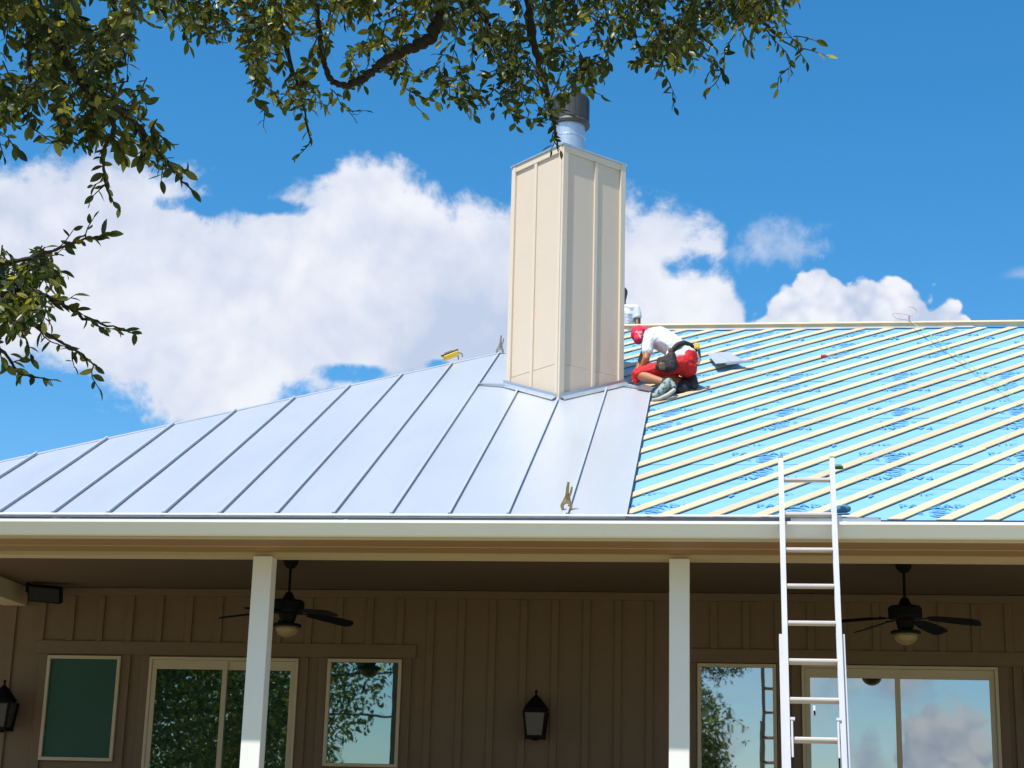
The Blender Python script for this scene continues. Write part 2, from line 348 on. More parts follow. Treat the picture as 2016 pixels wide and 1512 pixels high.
# gutter: lip, raked face, back, bottom
gt = MB()
prof = [(YE-.064, 2.545), (YE-.064, 2.438), (YE-.078, 2.432), (YE-.105, 2.440), (YE-.118, 2.460), (YE-.150, 2.518), (YE-.166, 2.532), (YE-.166, 2.556), (YE-.154, 2.556), (YE-.154, 2.537), (YE-.138, 2.520), (YE-.106, 2.462), (YE-.095, 2.450), (YE-.074, 2.447), (YE-.074, 2.545)]
npf = len(prof)
gt.add([(x, a, b) for x in (-9, 8) for a, b in prof], [(i, (i+1) % npf, npf+(i+1) % npf, npf+i) for i in range(npf)])
gt.build('gutter', 'gutter', house)
for gx in (-6.9, -3.1, .9, 4.6):
    MB().box(gx, gx+.035, YE-.1685, YE-.1665, 2.530, 2.558).build('gutter_joint', 'gutter', house)
for px_ in (-7.56, -3.965, -.398, 3.19, 6.8):
    p = MB().box(px_-.083, px_+.083, YP-.035, YP+.131, -.15, 2.379).build('porch_post', 'post', house, bevel=.004)
    MB().box(px_-.10, px_+.10, YP-.05, YP+.146, -.149, .05).build('post_base', 'post', p, bevel=.004)

# ------------------------------------------------------------------ wall trims and windows
WINS = [(-7.150, -6.347, .77, 1.857, [], 1), (-6.030, -4.430, -.10, 1.857, [-5.215], 2), (-4.120, -3.339, .77, 1.862, [], 0),
        (-.308, .478, .77, 1.866, [], 0), (.728, 2.645, -.10, 1.866, [1.665], 2), (2.895, 3.68, .77, 1.87, [], 0)]
TRIM = .095
for hx0, hx1 in ((-7.30, -3.20), (-.44, 3.85)):
    MB().box(hx0, hx1, YW-.028, YW, 1.875, 2.015).build('header_trim', 'wall', wall, bevel=.002)
MB().box(-8.9, 7.9, YW-.03, YW, 2.50, 2.579).build('frieze_board', 'wall', wall, bevel=.002)
MB().box(-8.9, 7.9, YW-.026, YW, -.148, .0).build('skirt_board', 'wall', wall, bevel=.002)
for wx0, wx1, wz0, wz1, mull, kind in WINS:
    for xx in (wx0-TRIM-.004, wx1+.004):
        MB().box(xx, xx+TRIM, YW-.027, YW, max(wz0-.1, .002), 1.873).build('casing_board', 'wall', wall, bevel=.002)
    root = MB().box(wx0+.01, wx1-.01, YW-.012, YW-.001, wz0+.01, wz1-.01)
    fwid = .035 if kind < 2 else .032
    fr = MB(); f0 = YW-.055
    fr.box(wx0, wx1, f0, YW-.002, wz1-fwid, wz1); fr.box(wx0, wx1, f0, YW-.002, wz0, wz0+fwid)
    fr.box(wx0, wx0+fwid, f0, YW-.002, wz0+fwid, wz1-fwid); fr.box(wx1-fwid, wx1, f0, YW-.002, wz0+fwid, wz1-fwid)
    win = fr.build('window' if kind < 2 else 'sliding_door', 'frame', house, bevel=.003)
    if kind == 2:       # two sashes, the left one proud
        mx_ = mull[0]
        for s0, s1, yy in ((wx0+fwid, mx_+.03, YW-.045), (mx_-.03, wx1-fwid, YW-.026)):
            sh = MB(); sw = .052; z0, z1 = wz0+fwid, wz1-fwid
            sh.box(s0+.001, s1, yy, yy+.018, z1-.095, z1-.001); sh.box(s0+.001, s1, yy, yy+.018, z0, z0+.1)
            sh.box(s0+.001, s0+sw, yy, yy+.018, z0+.1, z1-.095); sh.box(s1-sw, s1, yy, yy+.018, z0+.1, z1-.095)
            sh.build('sash', 'frame', win, bevel=.002)
            MB().box(s0+sw-.004, s1-sw+.004, yy+.008, yy+.012, z0+.096, z1-.091).build('pane', 'glass' if wx0 > 0 else 'glassgreen', win)
    else:
        z0, z1 = wz0+fwid, wz1-fwid
        if kind == 1:
            MB().box(wx0+fwid-.004, wx1-fwid+.004, YW-.03, YW-.026, z0-.004, z1+.004).build('insect_screen', 'screen', win)
        else:
            MB().box(wx0+fwid-.004, wx1-fwid+.004, YW-.03, YW-.026, z0-.004, z1+.004).build('pane', 'glass' if wx0 > -1 else 'glassgreen', win)
for k in range(-16, 26):
    bx = -3.7393+.32385*k
    segs = [(.002, 2.498)]
    for wx0, wx1, wz0, wz1, _, kind in WINS:
        if wx0-TRIM-.085 < bx < wx1+TRIM+.01:
            segs = [(2.017, 2.498)] if kind == 2 else [(2.017, 2.498), (.002, wz0-.105)]
    for hx0, hx1 in ((-7.30, -3.20), (-.44, 3.85)):
        if segs[0][0] < 1 and hx0-.07 < bx < hx1: segs = [(.002, 1.873), (2.017, 2.498)]
    if -7.80 < bx < -7.40: segs = [(a, min(b, 2.38)) for a, b in segs]
    for z0, z1 in segs:
        if z1 > z0: MB().box(bx, bx+.07, YW-.022, YW, z0, z1).build('siding_batten', 'wall', wall, bevel=.002)

# ------------------------------------------------------------------ roof: blue underlayment, battens, print
DK = -.045     # underlayment lies this far below the metal
RIDGE_Y = 21.46; HX0, HY0, HS = -6.167, 15.976, 1.139
def hipy(x): return HY0+(x-HX0)*HS
def hipx(y): return HX0+(y-HY0)/HS
def sheet(name, pts, m, parent, th=.012, **k):
    return MB().prism([Vector(p) for p in pts], Vector((0, 0, -th))).build(name, m, parent, **k)
XR = 7.4
deck = sheet('roof_deck', [rp(hipx(13.60)+.05, 13.64, DK-.03), rp(XR, 13.64, DK-.03), rp(XR, RIDGE_Y, DK-.03), rp(hipx(RIDGE_Y), RIDGE_Y, DK-.03)], 'wood', house, .04)
# courses of underlayment, each lapping the one below
cy = 13.645; first = True; CH = 1.62
while cy < RIDGE_Y-.05:
    y1 = min(cy+CH+.08, RIDGE_Y); o0 = DK-.006; 
    nx = 60; xa = max(-2.9, hipx(y1)+.05); xb = XR
    m_ = MB(); pts = []
    for j, yy in enumerate((cy, cy+.02, (cy+y1)/2, y1)):
        for i in range(nx+1):
            xx = xa+(xb-xa)*i/nx
            lift = [.0025, .003, .001, -.001][j] + random.uniform(-.0015, .0015)
            pts.append(rp(xx, yy, o0+lift))
    m_.add(pts, [(j*(nx+1)+i, j*(nx+1)+i+1, (j+1)*(nx+1)+i+1, (j+1)*(nx+1)+i) for j in range(3) for i in range(nx)])
    m_.build('underlayment_sheet', 'underlay', deck); cy += CH

# diagonal battens
GA = radians(53.2); bd = Vector((cos(GA), sin(GA)))           # in-plane direction
def inside(u, v):
    y = YE+v/CT
    if not (13.665 < y < 21.36) or u > XR-.02: return False
    if u > -.852: return True
    return y > 17.97 and u > max(hipx(y)+.12, -1.75) 
def pl(u, v, off): return rp(u, YE+v/CT, off)
BW, BT = .095, .012
for k in range(-19, 22):
    wv = .159+.3035*k + random.uniform(-.008, .008)
    jog = random.uniform(-.25, .25)
    # point on the line: p = wv*(-sin,cos)+s*(cos,sin)
    ss_ = [s/50 for s in range(-400, 900) if inside(-sin(GA)*wv+bd.x*s/50, cos(GA)*wv+bd.y*s/50)]
    if len(ss_) < 8: continue
    s0, s1 = ss_[0], ss_[-1]; parts_ = [(s0, s1)]
    if s1-s0 > 4:
        cut = random.uniform(s0+1.2, s1-1.2); parts_ = [(s0, cut-.002), (cut+.002, s1)]
    for (a, b) in parts_:
        dw = random.uniform(-.011, .011); db = random.uniform(-.011, .011); 
        def P(s, e, off): 
            ww = wv+e+dw+(db*(s-a)/(b-a)); return pl(-sin(GA)*ww+bd.x*s, cos(GA)*ww+bd.y*s, off)
        zo = DK+.004; h = BW/2; sh = BW/2/tan(GA)
        # lower end is cut along the eave, upper end square or along the ridge
        la = sh if abs(a-s0) < .01 and (pl(-sin(GA)*wv+bd.x*s0, cos(GA)*wv+bd.y*s0, 0).y < 13.9) else 0
        ub = sh if abs(b-s1) < .01 else 0
        poly = [P(a-la, h, zo), P(a+la, -h, zo), P(b+ub, -h, zo), P(b-ub, h, zo)]
        MB().prism(poly, RN*BT).build('batten', 'wood', deck, bevel=.002)
# ridge board and a cross batten along the eave of the ridge
MB().bar(rp(-1.36, RIDGE_Y-.055, .012), rp(XR, RIDGE_Y-.055, .012), .10, .05, RN).build('ridge_board', 'wood', deck, bevel=.003)
# print: logo ovals, brackets and lettering, flat on the sheets
pr = MB(); PO = DK+.006
def pp(u, v): 
    return pl(u, v, PO)
def band(pts, wd):
    vs = []; 
    for i, (a, b) in enumerate(pts):
        a0, b0 = pts[max(i-1, 0)]; a1, b1 = pts[min(i+1, len(pts)-1)]; dx, dy = a1-a0, b1-b0; L = sqrt(dx*dx+dy*dy)+1e-9
        ww = wd*(sin(pi*(i+.35)/(len(pts)-.3))**.7 if len(pts) > 4 else 1)/2
        vs += [pp(a-dy/L*ww, b+dx/L*ww), pp(a+dy/L*ww, b-dx/L*ww)]
    pr.add(vs, [(2*i, 2*i+1, 2*i+3, 2*i+2) for i in range(len(pts)-1)])
def logo(u, v, s=1.0, flip=1):
    arc = lambda r, a0, a1, ky=1.15, n=10: [(u+r*cos(radians(a0+(a1-a0)*i/n)), v+flip*ky*r*sin(radians(a0+(a1-a0)*i/n))) for i in range(n+1)]
    band(arc(.125*s, 30, 150), .030*s); band(arc(.125*s, 215, 335), .034*s)
    band(arc(.065*s, 20, 160), .020*s); band(arc(.070*s, 200, 330), .024*s)
    band([(u-.10*s, v), (u-.05*s, v+flip*.014), (u, v), (u+.05*s, v-flip*.014), (u+.10*s, v)], .03*s)
    for q in (.17, .195):
        band(arc(q*s, -32, 32, 1.0, 6), .012*s); band(arc(q*s, 148, 212, 1.0, 6), .012*s)
fcache = {}
def text(u, v, st, h, wfac=1.0, rot=1):
    if st not in fcache:
        cu = bpy.data.curves.new('lettering', 'FONT'); cu.body = st; cu.size = 1; cu.align_x = 'CENTER'; cu.resolution_u = 1; cu.offset = .012
        to = bpy.data.objects.new('lettering', cu); me = bpy.data.meshes.new_from_object(to)
        fcache[st] = ([tuple(q.co)[:2] for q in me.vertices], [tuple(p.vertices) for p in me.polygons])
        bpy.data.objects.remove(to); bpy.data.meshes.remove(me)
    vs, fs = fcache[st]; pr.add([pp(u+rot*a*h*wfac, v+rot*b*h) for a, b in vs], fs)
for vl, fl, du in ((.24, 1, -.61), (1.53, -1, .31), (1.98, 1, .35), (3.39, -1, .52), (3.85, 1, .58), (5.16, -1, .70), (5.62, 1, .75), (7.0, -1, .2), (7.45, 1, .3), (8.4, -1, .5)):
    k0 = math.floor((-1.0-du)/1.155)+1
    for k in range(k0, 7):
        u = du+1.155*k
        if u < -.7 and vl < 4.6: continue
        logo(u, vl, .9, fl)
        text(u, vl+fl*(.14 if fl > 0 else .16)-(0 if fl > 0 else .02), 'PALISADE', .125, 1.15, 1 if fl > 0 else -1)
        if fl < 0: text(u+.52, vl+.02, 'SYNTHETIC ROOF UNDERLAYMENT', .036, 1.0, -1)
        else:
            for kk in range(3):      # little tree shaped stamp
                band([(u+.58+(kk-1)*.05, vl+.44), (u+.58+(kk-1)*.07, vl+.49), (u+.58+(kk-1)*.05, vl+.54)], .03)
            band([(u+.49, vl+.47), (u+.54, vl+.56), (u+.58, vl+.53), (u+.63, vl+.57), (u+.67, vl+.48)], .035)
            text(u+.2, vl+.50, '[ 16"                     ]', .07, 1.3, 1)
    for k in range(26):               # dashed guide lines
        u = -.8+k*.36+random.uniform(-.1, .1); 
        if random.random() < .6: band([(u, vl+.72*fl), (u+random.uniform(.08, .3), vl+.72*fl)], .007)
        if random.random() < .35: band([(u, vl+.9*fl), (u+random.uniform(.1, .3), vl+.9*fl)], .005)
pv = [i for i, v in enumerate(pr.v) if True]
pr.build('printed_lettering', 'print', deck)

# ------------------------------------------------------------------ roof: metal panels and seams
metal = MB()
SP, X0 = .4826, -.8095
metal.add([rp(hipx(13.62)-.0, 13.60, -.012), rp(X0-.01, 13.60, -.012), rp(X0-.01, 13.9, -.012), rp(hipx(13.9), 13.9, -.012)], [(0, 1, 2, 3)])
metal_roof = metal.build('metal_roofing', 'metal_roof', house)
PC = Vector((-1.7674, 17.5363, 0)); AXA = .7813; CWD = .8939
eL = Vector((-cos(AXA), sin(AXA), 0)); eR = Vector((sin(AXA), cos(AXA), 0))
def chim_front(x):          # y of the chimney's front faces at x
    return PC.y + (PC.x-x)*eL.y/(-eL.x) if x < PC.x else PC.y+(x-PC.x)*eR.y/eR.x
def topy(k, x):
    if k <= -4: return hipy(x)
    if k <= -2: return chim_front(x)+.16
    return 18.33-(x+1.15)*1.15 if x > -1.15 else 18.33
for k in range(-16, 0):
    xa, xb = X0+k*SP, X0+(k+1)*SP
    if hipy(xb) < 13.7: continue
    bot_ = 13.615
    pts = []
    xl = max(xa, hipx(13.62))
    xs_ = [xl+(xb-.003-xl)*i/6 for i in range(7)]
    low = [rp(x, bot_, 0) for x in xs_]; hi = [rp(x, max(topy(k, x), bot_+.02), 0) for x in xs_]
    # faint striations pressed in the pan
    tilt = random.uniform(-.002, .002)
    m_ = MB(); vs = []; rows = 8
    for j in range(rows+1):
        for i in range(7):
            p = low[i].lerp(hi[i], j/rows) + RN*((.0022*sin(pi*i/6)*(1 if 0 < j else .3))+tilt*(i-3)/6+random.uniform(-.0011, .0011)); vs.append(p)
    m_.add(vs, [(j*7+i, j*7+i+1, (j+1)*7+i+1, (j+1)*7+i) for j in range(rows) for i in range(6)])
    # turned down front hem
    b0 = len(m_.v); m_.add([low[0], low[6], low[6]+Vector((0, -.012, -.016)), low[0]+Vector((0, -.012, -.016))], [(0, 1, 2, 3)])
    m_.build('roof_panel', 'metal_roof', metal_roof, smooth=False)
for k in range(-16, 1):
    x = X0+k*SP
    if hipy(x) < 13.75: continue
    ty = hipy(x) if k < -3 else (chim_front(x) if k < 0 else 17.87)
    a, b = rp(x, 13.625, .016), rp(x, ty-.03, .016)
    sm = MB()
    hgt = .029 if k < 0 else .010
    sm.bar(a+RN*(hgt/2-.016), b+RN*(hgt/2-.016), .012, hgt, RN)
    if k < 0: sm.bar(a+RN*(hgt-.018)+Vector((.004, 0, 0)), b+RN*(hgt-.018)+Vector((.003, 0, 0)), .019, .008, RN)
    sm.build('standing_seam', 'seam', metal_roof)
# hem line and drip edge along the eave, dark blue strip where no metal is fitted yet
MB().box(-8.2, 1.02, 13.590, 13.609, 2.611, 2.624).build('eave_hem', 'gutter', metal_roof, bevel=.002)
MB().box(-8.2, 1.205, 13.611, 13.622, 2.550, 2.6095).build('drip_edge', 'drip', metal_roof)
MB().prism([Vector((.50, 13.598, 2.562)), Vector((1.205, 13.598, 2.562)), Vector((1.205, 13.598, 2.592)), Vector((1.18, 13.598, 2.602)), Vector((.50, 13.598, 2.604))], Vector((0, .012, 0))).build('starter_strip', 'galv', metal_roof)
MB().prism([rp(-.80, 13.61, DK+.03), rp(1.18, 13.61, DK+.03), rp(1.18, 13.655, DK+.03), rp(-.80, 13.655, DK+.03)], -RN*.004).build('starter_strip', 'galv', metal_roof)
MB().box(1.206, 8, 13.616, 13.632, 2.556, 2.590).build('dark_blue_strip', 'dark_blue_strip', metal_roof)
# dark strip painted as the shadow along the last panel's right edge
MB().box(X0-.002, X0+.010, 13.66, 17.86, 0, .001)
eg = MB().prism([rp(X0+.004, 13.66, -.004), rp(X0+.004, 17.86, -.004), rp(X0+.004, 17.86, DK), rp(X0+.004, 13.66, DK)], Vector((.004, 0, 0))); eg.build('panel_edge_shadow', 'dark_blue_strip', metal_roof)
# left hip slope and rear slope (seen only from elsewhere)
cnr = rp(hipx(13.60), 13.60, -.01); rl = rp(-1.35, 21.47, -.01)
bl = Vector((cnr.x, 29.3, cnr.z)); br = Vector((XR, 29.3, cnr.z)); rr = rp(XR, RIDGE_Y, -.01)
sheet('side_slope', [cnr+Vector((0, 0, -.004)), rl+Vector((-.004, .004, -.004)), bl], 'metal_roof', metal_roof, .02)
sheet('rear_slope', [bl+Vector((0, 0, -.05)), rl+Vector((0, .012, -.05)), rr+Vector((0, .012, -.05)), br+Vector((0, 0, -.05))], 'underlay', house, .02)
MB().bar(rp(hipx(13.66)+.03, 13.66, .004), rp(-2.70, hipy(-2.70), .004), .045, .010, RN).build('hip_flashing', 'metal_roof', metal_roof)

# ------------------------------------------------------------------ chimney
def CH_(a, b, z): p = PC+eL*a+eR*b; return Vector((p.x, p.y, z))
ZT = 7.571; up = Vector((0, 0, 1))
chm = MB().prism([CH_(.012, .012, 4.55), CH_(CWD-.012, .012, 4.55), CH_(CWD-.012, CWD-.012, 4.55), CH_(.012, CWD-.012, 4.55)], up*(ZT-.03-4.55)).build('chimney', 'cream', house)
def face_box(side, a0, a1, z0, z1, out, inn=0.0, name='siding_panel', m='cream', bev=.002):
    # side 0: left-front face (along eL), 1: right-front face (along eR), 2: back-left, 3: back-right
    b_ = MB()
    O = {0: (PC, eL, -eR), 1: (PC, eR, -eL), 2: (PC+eL*CWD, eR, eL), 3: (PC+eR*CWD, eL, eR)}[side]
    base, along, nrm = O
    p0 = base+along*a0-nrm*.012+nrm*inn; p1 = base+along*a1-nrm*.012+nrm*inn
    b_.prism([Vector((p0.x, p0.y, z0)), Vector((p1.x, p1.y, z0)), Vector((p1.x, p1.y, z1)), Vector((p0.x, p0.y, z1))], nrm*(out-inn))
    return b_.build(name, m, chm, bevel=bev)
for sd in range(4):
    e0 = .006
    face_box(sd, .05, CWD-.05, 5.035, ZT-.11, .004+.0006*sd, 0, 'siding_panel')
    face_box(sd, .05, CWD-.05, 4.6, 5.028, .007+.0006*sd, 0, 'siding_panel')
    face_box(sd, -.0+(.014 if sd in (0, 3) else -.012), .058, 4.6, ZT-.036, .030, 0, 'corner_board', 'creamtrim')
    face_box(sd, CWD-.058, CWD-.014 if sd in (0, 3) else CWD+.012, 4.6, ZT-.036, .0305, 0, 'corner_board', 'creamtrim')
    face_box(sd, .455, .50, 4.6, ZT-.112, .024, 0, 'trim_strip', 'creamtrim')
    face_box(sd, .060, CWD-.060, ZT-.108, ZT-.036, .026, 0, 'top_trim', 'creamtrim')
q = .028
MB().prism([CH_(-q, -q, ZT-.035), CH_(CWD+q, -q, ZT-.035), CH_(CWD+q, CWD+q, ZT-.035), CH_(-q, CWD+q, ZT-.035)], up*.02).build('chase_cap', 'galv', chm, bevel=.003)
cc0 = CH_(CWD/2, CWD/2, 0)
MB().lathe((cc0.x-.005, cc0.y, 0), [(.235, ZT-.014), (.20, ZT+.03), (.186, ZT+.05), (.185, 8.05), (.182, 8.06)], 40).build('flue_pipe', 'galv', chm, smooth=False)
MB().lathe((cc0.x-.005, cc0.y, 0), [(.190, ZT+.30), (.192, ZT+.302), (.192, ZT+.314), (.189, ZT+.316)], 40).build('flue_band', 'galv', chm)
fc = MB(); fc.lathe((cc0.x+.010, cc0.y, 0), [(.20, 8.02), (.222, 8.025), (.226, 8.05), (.214, 8.075), (.214, 8.36), (.20, 8.385), (.12, 8.40)], 40)
fcap = fc.build('flue_cap', 'flueblack', chm)
for k in range(40):
    a = 2*pi*k/40
    if k % 2 == 0:
        c_ = Vector((cc0.x+.010+.2145*cos(a), cc0.y+.2145*sin(a), 8.22)); n_ = Vector((cos(a), sin(a), 0))
        MB().obox(c_, n_, n_.cross(up), up, .004, .006, .13).build('cap_rib', 'flueblack', fcap)
# flashing following the roof round the base
def flash(p, q2, out, name='flashing', m='galv', hgt=.058, wid=.055):
    z = lambda v: ZE+T*(v.y-YE)
    a, b = Vector((p.x, p.y, z(p))), Vector((q2.x, q2.y, z(q2)))
    f_ = MB(); o_ = out*.033
    f_.prism([a+o_-up*.02, b+o_-up*.02, b+o_+up*hgt, a+o_+up*hgt], out*.006)
    oa = a+out*(.040+wid); ob = b+out*(.040+wid)
    oa.z = z(oa)+.018; ob.z = z(ob)+.018; a2 = a+out*.036+up*.028; b2 = b+out*.036+up*.028
    f_.prism([a2, b2, ob, oa], RN*-.006)
    return f_.build(name, m, chm)
cL, cR, c0 = PC+eL*CWD, PC+eR*CWD, PC.copy()
flash(c0+eR*.0, cL+eL*.03, -eR); flash(c0+eL*-.0, cR+eR*.03, -eL)
flash(cL, cL+eR*CWD, eL); flash(cR, cR+eL*CWD, eR)
dl = MB(); a = rp(cL.x-.02, cL.y-.03, .012); b = rp(-2.735, 18.20, .006)
dl.prism([a, b, b+RU*-.03, a+RU*-.07], RN*.022); dl.build('flashing_wing', 'galv', chm)
dr = MB(); a = rp(cR.x+.0, cR.y-.05, .012); b = rp(-.80, 17.90, .016); dr.prism([a, b, b+RU*-.04, a+RU*-.05], RN*.018); dr.build('flashing_wing', 'galv', chm)
dr2 = MB().prism([rp(-.98, 17.93, .02), rp(-.80, 17.80, .02), rp(-.80, 17.90, .05), rp(-.9, 17.98, .05)], RN*.004); dr2.build('flashing_tab', 'drip', chm)
MB().lathe((CH_(CWD+.045, .1, 0).x, CH_(CWD+.045, .1, 0).y, 5.93), [(.0, 0), (.025, .005), (.02, .03), (0, .035)], 10).build('bracket_clip', 'galv', chm)

# ------------------------------------------------------------------ ceiling fans
def make_fan(cx, cy, ang, label):
    t = thing('ceiling_fan', label, 'ceiling fan', (cx, cy, 2.585), 'ceiling fans on the porch')
    MB().lathe((cx, cy, 0), [(.075, 2.584), (.075, 2.57), (.062, 2.53), (.035, 2.50), (.015, 2.495)], 20).build('canopy', 'black', t)
    MB().lathe((cx, cy, 0), [(.0135, 2.50), (.0135, 2.27)], 10).build('downrod', 'black', t)
    MB().lathe((cx, cy, 0), [(.03, 2.27), (.045, 2.24), (.06, 2.205), (.135, 2.195), (.150, 2.175), (.150, 2.10), (.135, 2.075), (.085, 2.065), (.07, 2.0), (.062, 1.985)], 28).build('motor_housing', 'black', t)
    MB().lathe((cx, cy, 0), [(.06, 1.984), (.125, 1.975), (.135, 1.962), (.13, 1.95), (.11, 1.948)], 28).build('light_ring', 'black', t)
    MB().lathe((cx, cy, 0), [(.108, 1.947), (.102, 1.91), (.075, 1.875), (.035, 1.855), (.01, 1.85)], 24).build('light_bowl', 'bowl', t, smooth=True)
    for k in range(5):
        a = radians(ang+72*k); d = Vector((cos(a), sin(a), 0)); s_ = Vector((-sin(a), cos(a), 0)); tilt = radians(14)
        sv = s_*cos(tilt)-up*sin(tilt)
        def Pq(r, e, dz=0): 
            z = 2.085-.075*max(0, r-.15)**1.0*1.0-.05*max(0, r-.3); return Vector((cx, cy, z+dz))+d*r+sv*e
        rs = [.20, .23, .30, .40, .52, .61, .645, .66]; hw = [.035, .05, .062, .07, .075, .075, .06, .03]
        top_ = [Pq(r, h_) for r, h_ in zip(rs, hw)]; bot2 = [Pq(r, -h_) for r, h_ in zip(rs, hw)]
        n = len(rs); vs = top_+bot2+[p-up*.007 for p in top_]+[p-up*.007 for p in bot2]
        fs = [(i, i+1, n+i+1, n+i) for i in range(n-1)]+[(2*n+i, 3*n+i, 3*n+i+1, 2*n+i+1) for i in range(n-1)]
        fs += [(i, 2*n+i, 2*n+i+1, i+1) for i in range(n-1)]+[(n+i, n+i+1, 3*n+i+1, 3*n+i) for i in range(n-1)]+[(0, n, 3*n, 2*n), (n-1, 3*n-1, 4*n-1, 2*n-1)]
        bl_ = MB().add(vs, fs).build('blade', 'black', t)
        MB().bar(Vector((cx, cy, 2.075))+d*.10, Pq(.25, 0, .006), .035, .008).build('blade_iron', 'black', bl_)
    return t
make_fan(-4.081, 15.66, 36, 'black ceiling fan with a light bowl, partly hidden behind the left porch post')
make_fan(1.575, 15.66, -18, 'black ceiling fan with a light bowl, in full view to the right of the ladder')

# ------------------------------------------------------------------ wall lanterns
def make_lantern(cx, cy, zt, s, label):
    t = thing('wall_lantern', label, 'lantern', (cx, YW, zt-.25), 'wall lanterns on the porch wall')
    def Z(v): return zt-v*s
    def sq(r, z): return [(cx-r*s, cy-r*s, z), (cx+r*s, cy-r*s, z), (cx+r*s, cy+r*s, z), (cx-r*s, cy+r*s, z)]
    cap = MB(); prof = [(.008, 0), (.016, .015), (.008, .03), (.012, .05), (.05, .085), (.095, .14), (.128, .185), (.128, .21), (.118, .215)]
    n = 12; cap.lathe((cx, cy, 0), [(r*s, Z(h)) for r, h in prof], n); cap.build('hood', 'black', t)
    cg = MB(); rt, rb = .112, .084
    for sx, sy in ((-1, -1), (1, -1), (1, 1), (-1, 1)):
        cg.bar((cx+sx*rt*s, cy+sy*rt*s, Z(.215)), (cx+sx*rb*s, cy+sy*rb*s, Z(.455)), .020*s, .020*s, (0, 1, 0))
    cg.box(cx-(rb+.012)*s, cx+(rb+.012)*s, cy-(rb+.012)*s, cy+(rb+.012)*s, Z(.485), Z(.455))
    cg.box(cx-.03*s, cx+.03*s, cy-.03*s, cy+.03*s, Z(.50), Z(.486))
    cg.box(cx-rt*s, cx+rt*s, cy-(rt+.006)*s, cy-(rt-.012)*s, Z(.232), Z(.214))
    cg.build('cage', 'black', t)
    gl_ = MB(); k1, k2 = .95, .93
    a, b = sq(rt*k1, Z(.216)), sq(rb*k2, Z(.454)); gl_.add(a+b, [(0, 1, 5, 4), (1, 2, 6, 5), (2, 3, 7, 6), (3, 0, 4, 7)]); gl_.build('glass_pane', 'lampglass', t)
    MB().box(cx-.05*s, cx+.05*s, YW-.03, YW-.0225, Z(.36), Z(.16)).build('back_plate', 'black', t)
    MB().bar((cx, cy+.08*s, Z(.2)), (cx, YW-.03, Z(.26)), .02, .02).build('bracket_arm', 'black', t)
    return t
make_lantern(-1.926, 17.44, 1.562, 1.0, 'black wall lantern on the bare siding midway between the two porch posts')
make_lantern(-7.53, 17.40, 1.575, 1.08, 'black wall lantern cut off by the left edge of the photo, beside the screened window')

# speaker under the ceiling at the left
spk = thing('porch_speaker', 'dark box speaker tucked under the porch ceiling beside the cross beam', 'speaker', (-7.14, 17.3, 2.5))
c_ = Vector((-7.13, 17.28, 2.468)); ax_ = Vector((.97, .22, -.06)); az_ = Vector((.0, -.25, .97)); ay_ = az_.cross(ax_)
MB().obox(c_, ax_, ay_, az_, .17, .075, .085).build('cabinet', 'black', spk, bevel=.008)
MB().obox(c_-ay_.normalized()*.079, ax_, ay_, az_, .155, .003, .07).build('grille', 'leather', spk, bevel=.001)
MB().bar(c_-ax_.normalized()*.19+up*.0, c_-ax_.normalized()*.19+up*.10, .03, .02, (0, 1, 0)).build('bracket', 'black', spk)

# ------------------------------------------------------------------ ladder
lad = thing('extension_ladder', 'white aluminium extension ladder leaning on the gutter right of the right porch post', 'ladder', (.635, 12.73, -.4))
K75 = tan(radians(75))
def LP(x, z, dy=0.0): return Vector((x, 13.49-(2.56-z)/K75+dy, z))
ldir = (LP(0, 3)-LP(0, 0)).normalized(); lnorm = Vector((0, -1, 1/K75)).normalized()
def rail(x, z0, z1, wx, wy, dy, name='rail'):
    b_ = MB(); a, b = LP(x, z0, dy), LP(x, z1, dy)
    b_.bar(a, b, wx, .006, lnorm)                      # web side flanges: I-profile
    o = lnorm*(wy/2)
    b_.bar(a+o, b+o, wx, .006, lnorm); b_.bar(a-o, b-o, wx, .006, lnorm)
    b_.obox((a+b)/2, (b-a), Vector((1, 0, 0)), lnorm, (b-a).length/2, .006, wy/2)
    return b_.build(name, 'alu', lad)
XL, XRr = .4300, .8350
rl1 = rail(XL, .02, 3.083, .040, .062, 0); rl2 = rail(XRr, .02, 3.083, .040, .062, 0)
rail(XL-.028, -.42, 1.628, .030, .062, .035, 'base_rail'); rail(XRr+.028, -.42, 1.632, .030, .062, .035, 'base_rail')
for r_, xx in ((rl1, XL), (rl2, XRr)):
    p = LP(xx, 3.085); MB().obox(p, Vector((1, 0, 0)), lnorm, ldir, .020, .033, .012).build('end_cap', 'green', r_, bevel=.004)
zr = 2.905
while zr > .1:
    MB().tube([LP(XL+.012, zr), LP(XRr-.012, zr)], [.0205, .0205], 10).build('rung', 'alurung', lad); zr -= .2955
zr = 1.43
while zr > -.35:
    MB().tube([LP(XL-.02, zr-.012, .045), LP(XRr+.02, zr-.012, .045)], [.015, .015], 8).build('base_rung', 'alurung', lad); zr -= .2955
for xx in (XL+.035, XRr-.035):
    lk = MB().bar(LP(xx, .70, -.03), LP(xx, .975, -.03), .016, .03, lnorm).build('rung_lock', 'alu', lad, bevel=.003)
    MB().bar(LP(xx-.012, .985, -.035), LP(xx+.022, .985, -.035), .02, .03, lnorm).build('lock_hook', 'alu', lk)
    MB().bar(LP(xx, .62, -.028), LP(xx, .70, -.028), .014, .012, lnorm).build('lock_tip', 'black', lk)
pu = MB().bar(LP(.632, 1.015, -.01), LP(.632, 1.09, -.01), .022, .012, lnorm).build('pulley', 'alu', lad, bevel=.003)
MB().bar(LP(.632, 1.022, -.02), LP(.632, 1.05, -.02), .014, .01, lnorm).build('pulley_hook', 'black', pu)
